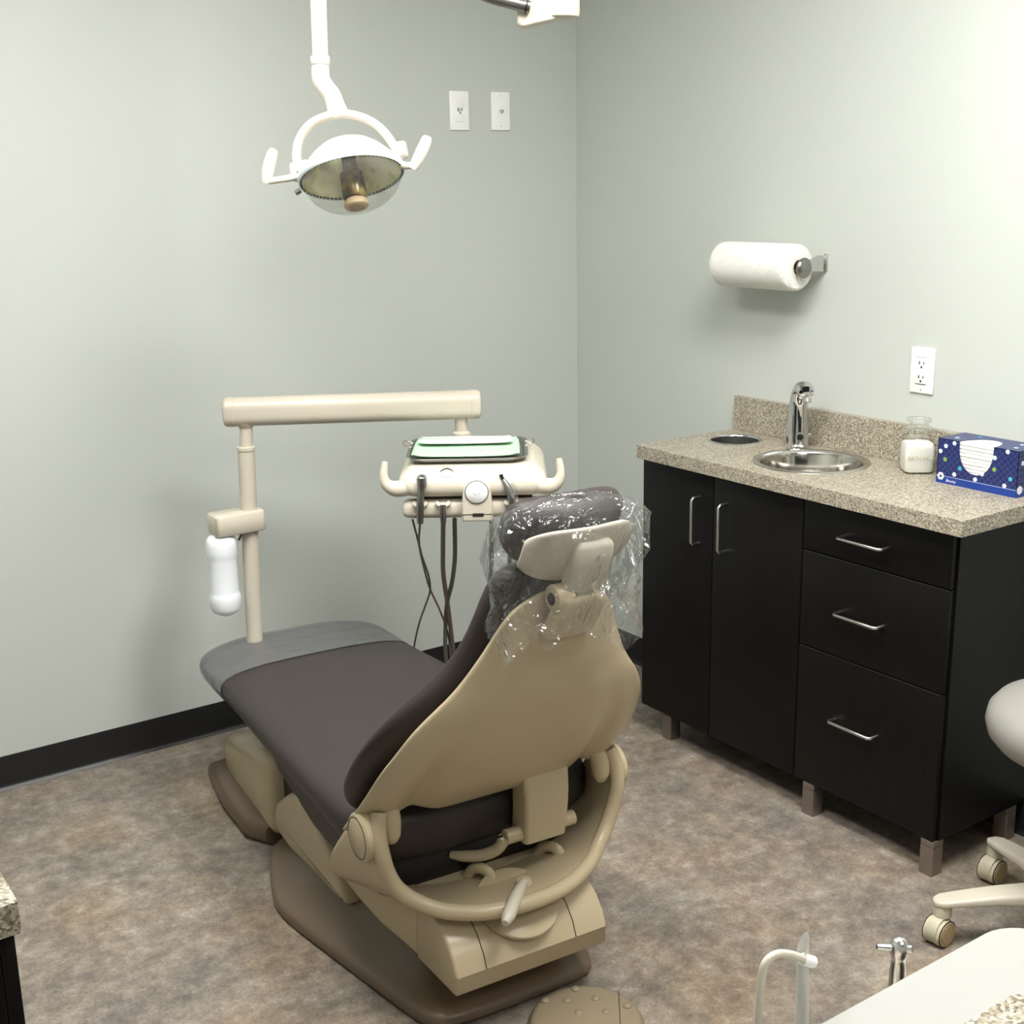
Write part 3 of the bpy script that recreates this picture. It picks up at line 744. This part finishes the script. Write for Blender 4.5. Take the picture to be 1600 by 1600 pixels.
# clear bag over the headrest
rings = []
rnd = random.Random(3)
bag = [
    (-.742, 1.086, .012, .010), (-.740, 1.083, .060, .040), (-.734, 1.070, .098, .070), (-.724, 1.048, .116, .088), (-.712, 1.018, .121, .095), (-.704, .985, .120, .095), (-.700, .95, .116, .090), (-.700, .92, .114, .086), (-.702, .89, .116, .084), (-.700, .865, .122, .086), (-.696, .845, .126, .088)]
NB = 84
for k, (cy_, cz_, hw, hd) in enumerate(bag):
    ring = []
    for i in range(NB):
        a = 2*PI*i/NB
        f = min(1., k/3.)
        crk = 1 + f*(.040*math.sin(4*a+k*.5) + .030*math.sin(9*a-k*1.1) + .022*math.sin(15*a+k*1.9) + rnd.uniform(-.022, .022))
        x = -.010+(hw+.008*f)*crk*math.copysign(abs(math.cos(a))**.8, math.cos(a)); y = cy_ + (.012*f if k < 7 else 0) + hd*crk*math.copysign(abs(math.sin(a))**.8, math.sin(a))
        last = (k-7)/3. if k > 7 else 0
        dz = last*(.022*math.sin(3*a+1.2)+.012*math.sin(7*a)+rnd.uniform(-.006, .006))
        ear = max(0, math.cos(a+.45))**14*(1 if 2 < k < 6 else (.4 if k < 8 else 0))
        x += .008*ear; y -= .018*ear
        ring.append((x, y, cz_+dz+rnd.uniform(-.004, .004)*f))
    rings.append(ring)
o = sh('film').loft(rings, caps=False).obj('plastic_headrest_cover', loc=(-1.355, -1.1, 0), rot=(0, 0, TH0), ang=55, mods=[])
tag(o, 'crinkled clear plastic bag over the headrest of the dental chair', 'plastic cover')

# ------------------------------------------------------------------ DELIVERY UNIT
du = thing('delivery_unit', 'cream instrument delivery unit hung from a long horizontal arm on a post', 'delivery unit', (0, 0, 0))
PX, PY = -1.381, -.41
sh('cream2').cyl((-1.409, PY, .05), (-1.386, PY, .935), .0215, 28, r2=.0215).lathe([(.021, 0), (.0235, .002), (.0235, .010), (.021, .012)], 28, T(-1.386, PY, .93)).obj('post', du, ang=40)
sh('cream2').cyl((-1.3855, PY, .935), (-1.381, PY, 1.0), .0165, 24).lathe([(.0165, 0), (.02, .006), (.024, .012)], 24, T(-1.3825, PY, .988)).obj('post_neck', du)
sh('beige').box(-1.38, -.43, .045, .18, .20, .09, .02).obj('post_foot', du)
A_ = Vector((-1.424, -.382, 1.030)); B_ = Vector((-.862, -.702, 1.030)); dAB = (B_-A_).normalized()
arm = sh('cream2')
def armring(t, h, w):
    c_ = A_+dAB*t; side = Vector((-dAB.y, dAB.x, 0))
    return [tuple(c_+side*x+Vector((0, 0, z))) for x, z in rrect(w, h, min(w, h)*.82, 7)]
LA = (B_-A_).length
arm.loft([armring(-.004, .026, .024), armring(-.001, .0335, .030), armring(.004, .0365, .033), armring(.022, .037, .0335), armring(.0225, .0362, .0328), armring(.024, .0362, .0328), armring(LA-.024, .0362, .0328), armring(LA-.0225, .0362, .0328), armring(LA-.022, .037, .0335), armring(LA-.004, .0365, .033), armring(LA+.001, .0335, .030), armring(LA+.004, .026, .024)])
arm.obj('horizontal_arm', du, ang=30)
# bottle bracket
sh('cream2').loft([[(x, PY+q, .7235+dz) for x, q in pts] for dz, pts in (((.0), [(-1.425+a, b2) for a, b2 in rrect(.066, .033, .012)]), (.002, [(-1.425+a, b2) for a, b2 in rrect(.068, .035, .014)]), (.050, [(-1.427+a, b2) for a, b2 in rrect(.068, .035, .014)]), (.054, [(-1.427+a, b2) for a, b2 in rrect(.064, .031, .012)]))]).obj('bottle_bracket', du, ang=50)
sh('black').tube([(-1.425, PY-.03, .728), (-1.432, PY-.032, .716), (-1.436, PY-.03, .708)], .003, 8, 4).obj('air_fitting', du)
wb = thing('water_bottle', 'translucent white water bottle hanging beneath the bracket on the post', 'bottle', (-1.472, PY, .507))
sh('bottle').lathe([(.001, .002), (.014, .0), (.0205, .003), (.034, .011), (.0395, .022), (.0405, .045), (.0395, .055), (.0375, .060), (.0365, .066), (.0365, .148), (.0370, .152), (.0375, .156), (.0395, .164), (.0395, .192), (.037, .204), (.031, .211), (.024, .214), (.022, .217), (.022, .2165), (.001, .2166)], 40).obj('bottle_body', wb, ang=60)

# the head: local frame turned to face along the arm
hx0, hy0, ha = -.903, -.677, math.radians(-34.66)
dh = bpy.data.objects.new('control_head', None)
HEADX = T(hx0, hy0, 0) @ RZ(ha)
def hobj(mb, name, parent=du, **kw):
    o = mb.obj(name, parent, **kw); o.matrix_local = HEADX; return o
hobj(sh('cream').lathe([(.015, .948), (.024, .950), (.024, .956), (.017, .962), (.0165, .992), (.020, .998)], 28), 'arm_spindle')
# body, outline rounded at the front corners
def hring(z, y0_, y1_, hw, r=.03, xc=.036):
    hy = (y1_-y0_)/2; yc = (y0_+y1_)/2
    return [(xc+x, yc+y, z) for x, y in rrect(hw, hy, r, 6)]
bd = sh('cream')
bd.loft([hring(.870, -.335, -.03, .140, .03), hring(.872, -.355, -.02, .158, .035), hring(.880, -.368, -.015, .172, .04), hring(.897, -.372, -.015, .177, .04), hring(.912, -.368, -.015, .175, .04), hring(.922, -.358, -.015, .168, .04), hring(.931, -.338, -.018, .155, .035), hring(.938, -.315, -.02, .146, .03), hring(.941, -.300, -.022, .140, .03)])
hobj(bd, 'head_body', ang=60, mods=SUB1)
# handles at both sides: upswept horns
for sx in (-1, 1):
    pts = [(sx*.150, -.345, .895), (sx*.180, -.352, .893), (sx*.200, -.355, .905), (sx*.206, -.355, .925), (sx*.205-sx*.001, -.352, .945), (sx*.202, -.350, .958)]
    hobj(sh('cream').tube([(x+.036, y, z) for x, y, z in pts], [.020, .019, .014, .010, .0085, .0070], 14, 6, up=(0, 1, 0)), 'head_handle', ang=70)
hobj(sh('darkplas').box(.040, -.29, .864, .27, .10, .016, .004), 'undertray', smooth=False)
# tool holder bar
def xring(x, h, w, zc=.841, yc=-.335):
    return [(x, yc+a, zc+b_) for a, b_ in rrect(w, h, min(w, h)*.8, 6)]
hb = sh('cream').loft([xring(-.130, .012, .014), xring(-.127, .018, .019), xring(-.118, .0215, .022), xring(-.10, .0225, .023), xring(.18, .0225, .023), xring(.20, .0215, .022), xring(.211, .018, .019), xring(.216, .010, .012)])
hobj(hb, 'holder_bar', ang=50)
for x in (-.088, -.034, .125, .178):
    hobj(sh('cream').tube([(x-.013, -.352, .857), (x-.012, -.364, .857), (x-.006, -.370, .854)], [.006, .006, .004], 8, 3).tube([(x+.013, -.352, .857), (x+.012, -.364, .857), (x+.006, -.370, .854)], [.006, .006, .004], 8, 3), 'tool_fork', ang=60)
# central bracket and badge
cbk = sh('cream').prism([(-.036, -.022), (.036, -.022), (.036, .012), (.033, .045), (.030, .055), (.022, .070), (.008, .0775), (-.008, .0775), (-.022, .070), (-.030, .055), (-.033, .045), (-.036, .012)], .055, T(.046, -.330, .840) @ RX(PI/2), .006, 3)
hobj(cbk, 'centre_bracket', ang=50)
hobj(sh('darkplas').box(.046, -.3852, .836, .072, .0012, .0012).box(.048, -.3855, .835, .026, .003, .008, .0015), 'bracket_slot', smooth=False)
X = T(.046, -.385, .889) @ RX(PI/2)
hobj(sh('black').lathe([(.0275, 0), (.0275, .001), (.001, .001)], 40, X), 'badge_gap')
hobj(sh('white').lathe([(.0258, 0), (.0258, .003), (.0248, .0040), (.001, .0042)], 40, X), 'round_badge', ang=50)
X2 = T(.046, -.3892, .889) @ RX(PI/2)
em_ = MB().m(mat('badge_emboss', (.66, .66, .65), .5))
em_.tube([(-.009, .003, .0), (-.006, -.002, .0), (0, -.004, .0), (.006, -.002, 0), (.010, .002, 0)], .0009, 6, 4, X=X2).tube([(-.004, .006, 0), (0, .009, 0), (.004, .006, 0)], .0007, 6, 4, X=X2)
hobj(em_, 'badge_emboss')
hobj(sh('white').lathe([(.015, 0), (.015, .003), (.013, .0045), (.001, .005)], 28, T(-.024, -.352, .9235) @ RX(math.radians(32)) @ Matrix.Diagonal((1, .62, 1, 1))), 'thumb_button')
hobj(sh('black').tube([(-.041, -.344, .926), (-.034, -.335, .932), (-.024, -.331, .9345), (-.014, -.335, .932), (-.007, -.344, .926)], .0016, 6, 4), 'button_slot')
# hoses and instruments
def inst(name, label, cat):
    t = thing(name, label, cat, (hx0, hy0, 0), ha); return t
t = inst('dental_handpiece', 'steel syringe standing in the leftmost holder slot of the delivery unit', 'dental tool')
sh('toolmetal').tube([(-.088, -.378, .815), (-.086, -.378, .86), (-.083, -.376, .895), (-.081, -.374, .905), (-.081, -.372, .922)], [.0075, .009, .008, .0115, .0125], 14, 5).obj('tool_body', t, ang=60)
sh('chrome').lathe([(.0118, 0), (.012, .004), (.008, .009), (.001, .011)], 16, T(-.081, -.372, .920)).obj('tool_tip', t)
sh('hose').tube([(-.088, -.378, .816), (-.099, -.283, .738), (-.094, -.23, .666), (-.084, -.178, .591), (-.063, -.126, .513), (-.048, -.073, .432), (-.043, -.06, .36), (-.04, -.05, .28)], .0027, 8, 6).obj('hose', t)
t = inst('dental_handpiece', 'dark hose tool in the second holder slot from the left', 'dental tool')
sh('toolmetal').tube([(-.034, -.377, .815), (-.034, -.377, .84), (-.034, -.376, .857)], [.0068, .0078, .0075], 14, 3).obj('tool_body', t, ang=60)
sh('hose').tube([(-.034, -.377, .816), (-.043, -.268, .717), (-.047, -.208, .633), (-.042, -.133, .524), (-.038, -.07, .413), (-.034, -.05, .34), (-.03, -.04, .27)], .0058, 12, 6).obj('hose', t)
t = inst('dental_handpiece', 'angled handpiece standing right of the round badge on the delivery unit', 'dental tool')
sh('toolmetal').tube([(.127, -.378, .810), (.127, -.378, .855), (.125, -.376, .878), (.117, -.372, .898), (.108, -.368, .914)], [.0068, .0082, .0095, .0085, .0050], 14, 5).obj('tool_body', t, ang=60)
sh('black').tube([(.108, -.368, .913), (.104, -.367, .921), (.103, -.366, .926)], [.0045, .004, .0055], 12, 3).obj('tool_tip', t)
o = sh('film').tube([(.131, -.379, .828), (.131, -.379, .862), (.128, -.377, .885), (.120, -.374, .903)], [.010, .012, .013, .011], 14, 4).obj('barrier_sleeve', t)
sh('hose2').tube([(.127, -.378, .812), (.124, -.283, .734), (.107, -.178, .587), (.07, -.073, .43), (.04, -.04, .30)], .0056, 12, 6).obj('hose', t)
t = inst('dental_handpiece', 'short tool in the rightmost holder slot, partly behind the headrest bag', 'dental tool')
sh('toolmetal').tube([(.178, -.377, .812), (.178, -.377, .835), (.178, -.376, .853)], [.0068, .0078, .0075], 14, 3).obj('tool_body', t, ang=60)
sh('hose2').tube([(.178, -.377, .814), (.172, -.268, .713), (.139, -.163, .565), (.09, -.08, .42), (.06, -.04, .30)], .0056, 12, 6).obj('hose', t)
# supply lines leaving the underside
for pts, r, k in (([(-.108, -.34, .814), (-.102, -.298, .759), (-.095, -.253, .697), (-.084, -.208, .634), (-.084, -.175, .586), (-.099, -.14, .536), (-.118, -.103, .48), (-.135, -.07, .415), (-.143, -.05, .36), (-.14, -.05, .28)], .0026, 'hose2'),
                  ([(-.009, -.34, .813), (-.015, -.253, .696), (-.027, -.193, .611), (-.043, -.148, .546), (-.052, -.096, .467), (-.056, -.07, .378), (-.05, -.05, .28)], .0056, 'hose2'),
                  ([(.078, -.34, .811), (.076, -.283, .735), (.072, -.223, .652), (.057, -.133, .522), (.036, -.07, .412), (.02, -.05, .30)], .0056, 'hose2')):
    hobj(sh(k).tube(pts, r, 10, 6), 'supply_hose')

# tray and papers
tr = thing('instrument_tray', 'shallow stainless steel tray resting on the delivery unit', 'tray', (hx0, hy0, 0), ha)
def tring(z, hw, hd, r, yc=-.180, xc=.010): return [(xc+x, yc+y, z) for x, y in rrect(hw, hd, r, 6)]
MB().m(mat('tray_steel', (.36, .36, .35), .28, 1.)).loft([tring(.9415, .118, .108, .03), tring(.9415, .128, .118, .034), tring(.945, .136, .126, .038), tring(.9525, .139, .129, .040), tring(.954, .145, .135, .044), tring(.953, .146, .136, .045), tring(.9515, .143, .133, .044), tring(.9505, .138, .128, .04), tring(.9435, .134, .124, .037), tring(.9428, .128, .118, .034), tring(.9428, .1, .09, .03)], caps=True, X=T(.012, 0, 0)).obj('tray_pan', tr, ang=50)
for sx in (-1, 1):
    sh('steel').tube([(.022+sx*.141, -.16, .953), (.022+sx*.160, -.155, .958), (.022+sx*.160, -.115, .960), (.022+sx*.141, -.11, .953)], .0018, 8, 4).obj('tray_bail', tr)
def sheet(key, hw, hd, z, xc, yc, curl, name, label, cat, rz=0.):
    rows = []
    for i in range(13):
        row = []
        for j in range(17):
            u, v = -1+2*j/16, -1+2*i/12
            zz = z + curl*(abs(v)**6) + curl*.6*(abs(u)**8) + .0006*math.sin(3*u+2*v)
            cr = 1-.06*(abs(u)**6*abs(v)**6)
            row.append((xc+hw*u*cr, yc+hd*v*cr, zz))
        rows.append(row)
    o = sh(key).grid(rows).obj(name, loc=(hx0, hy0, 0), rot=(0, 0, ha), mods=[('SOLIDIFY', dict(thickness=.0006))])
    return tag(o, label, cat)
sheet('green', .130, .113, .9495, .018, -.187, .0075, 'tray_liner', 'pale green paper liner lying in the steel tray', 'paper liner')
sheet('paper', .118, .045, .9560, .014, -.108, .003, 'folded_paper', 'folded white paper lying at the back of the steel tray', 'paper')

# ------------------------------------------------------------------ DENTAL LIGHT
LX, LY = -1.3, -.9
dl = thing('dental_light', 'cream dental exam light with two handles hanging from a ceiling pole', 'exam light', (LX, LY, 0), ha)
sh('lampw').cyl((-.0445, 0, 2.58), (-.0600, 0, 1.838), .0168, 28).obj('ceiling_pole', dl)
sh('lampw').lathe([(.001, -.03), (.05, -.03), (.062, -.02), (.065, 0)], 32, T(-.0445, 0, ZC)).obj('ceiling_mount', dl)
sh('lampw').lathe([(.0175, .0), (.0205, .003), (.0205, .018), (.0175, .020)], 28, T(-.0605, 0, 1.826)).tube([(-.0605, 0, 1.832), (-.061, 0, 1.800), (-.052, 0, 1.782), (-.040, 0, 1.766), (-.033, 0, 1.745), (-.026, 0, 1.722)], [.0185, .0195, .0195, .0195, .020, .023], 20, 6, up=(0, 1, 0)).obj('elbow', dl, ang=60)
arcp = [(-.118, 0, 1.618), (-.121, 0, 1.650), (-.112, 0, 1.684), (-.088, 0, 1.713), (-.052, 0, 1.729), (-.010, 0, 1.733), (.030, 0, 1.723), (.062, 0, 1.702), (.085, 0, 1.672), (.097, 0, 1.645)]
am = sh('lampw')
am.tube([(x, -.006, z-.006) for x, y, z in arcp], .0095, 14, 5, up=(0, 1, 0), flat=1.9)
am.obj('yoke_arm', dl, ang=70)
sh('lampw').cyl((-.135, 0, 1.609), (-.094, 0, 1.616), .021, 28, bev=.006).obj('tilt_hub', dl)
sh('lampw').cyl((.084, 0, 1.648), (.116, 0, 1.654), .019, 28, bev=.006).obj('tilt_hub', dl)
for sgn, pts, pad in ((-1, [(-.112, -.012, 1.604), (-.135, -.020, 1.598), (-.165, -.024, 1.594), (-.182, -.026, 1.592)], [(-.186, -.026, 1.588), (-.183, -.026, 1.604), (-.177, -.026, 1.626), (-.168, -.026, 1.650), (-.164, -.026, 1.658)]),
                      (1, [(.104, -.012, 1.621), (.118, -.018, 1.619), (.134, -.022, 1.622)], [(.128, -.026, 1.612), (.138, -.026, 1.628), (.150, -.026, 1.650), (.160, -.026, 1.672), (.163, -.026, 1.679)])):
    h_ = sh('lampw').tube(pts, [.008, .0075, .007, .007][:len(pts)], 12, 5).obj('handle_arm', dl, ang=60)
    sh('lampw').tube(pad, [.009, .0125, .0135, .0115, .006], 14, 6, flat=.8, up=(0, 1, 0)).obj('handle_grip', dl, ang=60)
LM = T(-.006, .0, 1.601) @ RY(math.radians(-10)) @ RX(math.radians(-22))   # local -z is the beam
hs = sh('lampw').lathe([(.112, -.004), (.1135, .000), (.112, .006), (.106, .016), (.094, .032), (.078, .050), (.058, .066), (.036, .076), (.014, .080), (.001, .0805)], 56, LM, caps=False).obj('lamp_housing', dl, ang=50)
MB().m(mat('pale_blue_bezel', (.62, .70, .74), .4)).lathe([(.1138, .012), (.1158, .004), (.1155, -.004), (.1125, -.007), (.1095, -.004)], 56, LM, caps=False).obj('bezel', dl, ang=60)
rg = sh('darkplas')
for i in range(72):
    a = 2*PI*i/72
    rg.box(0, 0, 0, .0022, .0025, .005, X=LM @ RZ(a) @ T(.1105, 0, -.0045))
o = rg.obj('vent_teeth', dl, smooth=False)
sh('reflector').lathe([(.108, -.003), (.100, .012), (.086, .032), (.066, .050), (.040, .062), (.012, .066), (.001, .066)], 56, LM, caps=False).obj('reflector', dl, ang=60)
sh('shield').lathe([(.1095, -.005), (.104, -.022), (.092, -.042), (.074, -.058), (.050, -.070), (.028, -.076), (.001, -.077)], 56, LM, caps=False).obj('clear_shield', dl, ang=60)
bl = sh('amber')
bl.lathe([(.014, .045), (.016, .040), (.016, .012), (.021, .008), (.0255, .004), (.0262, -.020), (.0262, -.048), (.024, -.054), (.001, -.055)], 32, LM).obj('bulb_shroud', dl, ang=40)
sh('pinkcap').lathe([(.018, -.053), (.0235, -.056), (.0262, -.062), (.0262, -.070), (.023, -.0735), (.017, -.0745), (.016, -.0715), (.001, -.0715)], 32, LM).obj('bulb_cap', dl, ang=40)
sh('steel').box(0, .05, -.016, .012, .06, .004, X=LM).obj('shield_clip', dl)
sh('toolmetal').cyl((-.125, -.02, 1.566), (-.115, -.02, 1.572), .006, 12).obj('latch', dl)

# ceiling arm end that dips into view at the top
ca = thing('monitor_arm', 'cream ceiling arm joint dipping into view above the room corner', 'ceiling arm', (-.98, -1.17, 0), ha)
sh('cream').lathe([(.001, 1.905), (.030, 1.905), (.036, 1.909), (.038, 1.916), (.038, 2.03), (.034, 2.035)], 32, T(.030, 0, 0)).obj('arm_joint', ca)
sh('cream').prism([(-.058, 1.892), (-.048, 1.888), (.010, 1.900), (.030, 1.906), (.030, 2.02), (-.062, 2.02), (-.062, 1.90)], .056, T(0, .028, 0) @ RX(PI/2), .006, 3).obj('arm_end', ca, ang=50)
sh('cream').cyl((.03, 0, 2.02), (.03, 0, ZC), .022, 24).obj('drop_pole', ca)
sh('toolmetal').tube([(-.035, -.035, 1.925), (-.075, -.037, 1.934), (-.13, -.037, 1.95), (-.19, -.03, 1.985), (-.22, 0, 2.03)], [.013, .0125, .012, .011, .011], 14, 5).obj('grip', ca)
sh('black').cyl((-.040, -.036, 1.926), (-.044, -.036, 1.927), .0138, 20).obj('grip_ring', ca)

# ------------------------------------------------------------------ RIGHT FOREGROUND: work counter and assistant tools
wk = thing('work_counter', 'pale grey edged work counter cutting across the lower right corner', 'countertop', (0, 0, 0))
SY0 = -2.783
def slab(pts, z0, z1, key, bev): return MB().m(M[key]).prism(pts, z1-z0, T(0, 0, z0), bev, 2)
c1 = [(-2.35, SY0), (-1.660, SY0)] + [(-1.660+.05*math.sin(a), SY0-.05+.05*math.cos(a)) for a in [PI/2*i/8 for i in range(1, 9)]] + [(-1.610, -3.35), (-2.35, -3.35)]
slab(c1, .835, .870, 'edgew', .002).obj('edge_band', wk, ang=50)
c2 = [(-2.35, -2.857), (-1.72, -2.857), (-1.72, -3.35), (-2.35, -3.35)]
slab(c2, .8702, .8715, 'lam', .0004).obj('laminate_inset', wk, ang=50)
wcab = thing('work_cabinet', 'dark cabinet beneath the pale grey edged work counter', 'cabinet', (0, 0, 0))
sh('wood').box(-1.98, -3.10, .46, .68, .48, .744, .002).obj('carcass', wcab, smooth=False)
for x in (-2.14, -1.82):
    d = sh('wood').box(x, -2.852, .46, .316, .016, .73, .001).obj('door', wcab)
    handle_o = sh('nickel').tube([(x+.1, -2.844, .7), (x+.1, -2.82, .7), (x+.1, -2.82, .58), (x+.1, -2.844, .58)], .004, 10, 1).obj('door_handle', d)
for x in (-2.28, -1.68):
    for y in (-2.90, -3.30): sh('legmetal').box(x, y, .044, .036, .036, .088, .001).obj('cabinet_leg', wcab, smooth=False)
hd_ = thing('assistant_tool_holder', 'cream tool holder rail fixed under the work counter edge', 'tool holder', (0, 0, 0))
sh('cream').box(-1.80, -2.752, .775, .34, .05, .03, .008).box(-1.80, -2.785, .80, .10, .06, .06, .004).box(-1.8, -2.83, .79, .08, .05, .04, .003).obj('holder_rail', hd_)
# saliva ejector
se = thing('saliva_ejector', 'bent white saliva ejector tube, left of the clear suction tip', 'dental tool', (-1.928, -2.745, .79))
sh('cream').tube([(0, 0, .058), (.001, 0, .085), (.003, 0, .118), (.008, 0, .131), (.020, -.001, .1345), (.036, -.002, .128), (.052, -.004, .118)], [.0036]*5+[.0038, .0042], 12, 6).obj('ejector_tube', se)
sh('white').tube([(.050, -.0038, .1192), (.062, -.005, .112)], .0056, 12, 1).obj('ejector_tip', se)
sh('beige').cyl((0, 0, 0), (0, 0, .062), .0062, 14).obj('ejector_valve', se)
# suction tip
su = thing('suction_tip', 'translucent straight suction tip behind the bent white ejector tube', 'dental tool', (-1.870, -2.745, .79))
def tipring(z, r, dx, cut=0): return [(dx+r*math.cos(a), r*math.sin(a), z+cut*math.cos(a)) for a in [2*PI*i/18 for i in range(18)]]
o = sh('tube').loft([tipring(0, .0062, 0), tipring(.05, .0062, -.001), tipring(.10, .0056, -.003), tipring(.120, .0055, -.004), tipring(.130, .0052, -.004, .010), tipring(.129, .0043, -.004, .010), tipring(.10, .0045, -.003), tipring(0, .0050, 0)]).obj('suction_tube', su, ang=70)
sh('cream').cyl((0, 0, -.03), (0, 0, .012), .009, 16).obj('suction_valve', su)
# syringe
sy = thing('air_water_syringe', 'steel air water syringe standing by the edge of the grey work counter', 'dental tool', (-1.728, -2.737, .79), math.radians(-34.7))
sh('nickel').lathe([(.0078, -.005), (.0078, .035), (.0072, .047), (.0064, .052), (.0072, .055), (.0086, .059), (.0090, .066), (.0080, .072), (.005, .0755), (.001, .0765)], 24).obj('syringe_body', sy)
sh('chrome').cyl((-.007, 0, .066), (-.0215, 0, .0675), .0036, 14, r2=.0029).obj('nozzle', sy)
sh('black').cyl((-.0213, 0, .0675), (-.0219, 0, .0675), .0019, 10).obj('nozzle_hole', sy)
sh('nickel').cyl((.006, -.004, .067), (.0105, -.006, .068), .0038, 12).obj('control_button', sy)

# ------------------------------------------------------------------ LEFT FOREGROUND counter
lc = thing('side_countertop', 'speckled laminate counter corner at the lower left edge', 'countertop', (0, 0, 0))
sh('lam').box((-2.403+XL+.01)/2, (-2.163+-1.2)/2, .8515, abs(XL+.01+2.403), .963, .037, .0012).obj('counter_slab', lc, smooth=False)
lcb = thing('side_cabinet', 'black cabinet beneath the counter at the lower left edge', 'cabinet', (0, 0, 0))
sh('wood').box((-2.425+XL+.01)/2, (-2.15-1.22)/2, .46, abs(XL+.01+2.425), .93, .744, .001).obj('carcass', lcb, smooth=False)
for y in (-1.45, -1.92):
    d = sh('wood').box(-2.416, y, .46, .016, .455, .73, .001).obj('door', lcb)
for y in (-1.28, -2.08):
    for x in (-2.48, -3.05): sh('legmetal').box(x, y, .044, .036, .036, .088, .001).obj('cabinet_leg', lcb, smooth=False)

# ------------------------------------------------------------------ STOOL
sx_, sy_ = -.336, -2.126
st = thing('operator_stool', 'grey padded stool on cream five star base beside the drawers', 'stool', (sx_, sy_, 0))
sh('stoolv').lathe([(.001, .425), (.10, .426), (.15, .432), (.180, .446), (.197, .466), (.203, .490), (.199, .514), (.184, .533), (.155, .545), (.10, .549), (.001, .548)], 56).obj('seat', st, ang=80)
sh('black').cyl((0, 0, .402), (0, 0, .428), .12, 32).obj('seat_plate', st)
sh('nickel').cyl((0, 0, .10), (0, 0, .405), .022, 24).obj('gas_column', st)
sh('cream').lathe([(.001, .085), (.03, .085), (.042, .095), (.045, .125), (.035, .150), (.026, .155)], 32).obj('base_hub', st)
a0 = math.atan2(-1.955-sy_, -.5502-sx_)
for k in range(5):
    a = a0 - k*2*PI/5
    ca_, sa_ = math.cos(a), math.sin(a)
    def L(r, z, w=0): return (r*ca_-w*sa_, r*sa_+w*ca_, z)
    rings = []
    for r, zt, zb, w in ((.02, .135, .095, .030), (.08, .132, .098, .029), (.16, .122, .098, .027), (.24, .108, .092, .024), (.272, .102, .088, .022), (.286, .099, .088, .013), (.289, .096, .090, .006)):
        rings.append([L(r, (zt+zb)/2+h, w_) for w_, h in rrect(w, (zt-zb)/2, min(w, (zt-zb)/2)*.7, 4)])
    sh('cream').loft(rings).obj('base_arm', st, ang=50)
    cs = sh('wheelc').lathe([(.017, .062), (.019, .064), (.019, .086), (.018, .088)], 24, T(*L(.268, 0))).obj('caster_stem', st)
    # swivel: all casters trail the same way so that faces read towards the room
    ax = Vector((.05, -1.0, 0)).normalized()      # axle direction
    ce = Vector(L(.268, .029)) + Vector((-1, -.05, 0)).normalized()*.010
    for sgn in (-1, 1):
        w_ = sh('wheelc')
        q = Matrix.Translation(ce) @ (ax*sgn).to_track_quat('Z', 'Y').to_matrix().to_4x4()
        w_.lathe([(.001, .002), (.027, .002), (.029, .005), (.029, .019), (.027, .021)], 28, q)
        w_.m(M['wheel']).lathe([(.027, .021), (.0262, .0228), (.0215, .0232), (.0205, .0222), (.020, .0240), (.001, .0250)], 28, q, caps=False)
        w_.m(M['black']).lathe([(.0275, .0196), (.0294, .0199), (.0294, .0210), (.0275, .0213)], 28, q, caps=False)
        w_.obj('caster_wheel', cs, ang=40)
    sh('wheelc').lathe([(.030, -.012), (.031, -.006), (.031, .006), (.030, .012)], 24, Matrix.Translation(ce+Vector((0, 0, .004))) @ ax.to_track_quat('Z', 'Y').to_matrix().to_4x4()).obj('caster_hood', cs)

# ------------------------------------------------------------------ FOOT PEDAL
fp = thing('foot_control', 'tan round foot control pedal with raised studs on the floor beneath the chair end', 'foot pedal', (-1.335, -1.745, 0))
sh('pedal').lathe([(.112, 0), (.113, .004), (.112, .012), (.108, .017), (.107, .020), (.103, .0245), (.095, .027), (.001, .030)], 56).obj('pedal_disc', fp, ang=40)
for x, y in ((-1.368, -1.657), (-1.334, -1.683), (-1.298, -1.663), (-1.285, -1.711), (-1.339, -1.726), (-1.295, -1.756), (-1.250, -1.765)):
    d_ = math.hypot(x+1.335, y+1.745); zz = .0285-.02*max(0, d_-.06)*1.2
    sh('pedal').lathe([(.0085, -.002), (.0085, .002), (.006, .0045), (.001, .0055)], 18, T(x+1.335, y+1.745, zz-.001)).obj('grip_stud', fp)
sh('darkplas').box(0, 0, 0, .0014, .15, .002, X=T(.058, -.03, .0275) @ RZ(math.radians(-38))).obj('pedal_seam', fp, smooth=False)

# ------------------------------------------------------------------ camera, world, view
cam = bpy.data.cameras.new('camera'); co = bpy.data.objects.new('camera', cam); COL.objects.link(co)
cam.sensor_fit = 'HORIZONTAL'; cam.sensor_width = 36; cam.lens = 1990.21/1600*36; cam.clip_start = .02
Rv = Vector((.819861, -.572298, -.017399)); Uv = Vector((.15613, .194225, .968452)); Fv = Vector((.550864, .796713, -.248591))
mx4 = Matrix.Identity(4)
for i in range(3): mx4[i][0] = Rv[i]; mx4[i][1] = Uv[i]; mx4[i][2] = -Fv[i]
mx4.translation = Vector((-2.64596, -3.42088, 1.57517))
co.matrix_world = mx4
scene.camera = co
w = bpy.data.worlds.new('world'); scene.world = w; w.use_nodes = True
w.node_tree.nodes['Background'].inputs[0].default_value = (.5, .5, .5, 1); w.node_tree.nodes['Background'].inputs[1].default_value = .05
scene.view_settings.view_transform = 'Standard'; scene.view_settings.look = 'None'; scene.view_settings.gamma = 1; scene.view_settings.use_curve_mapping = False
scene.view_settings.exposure = 0
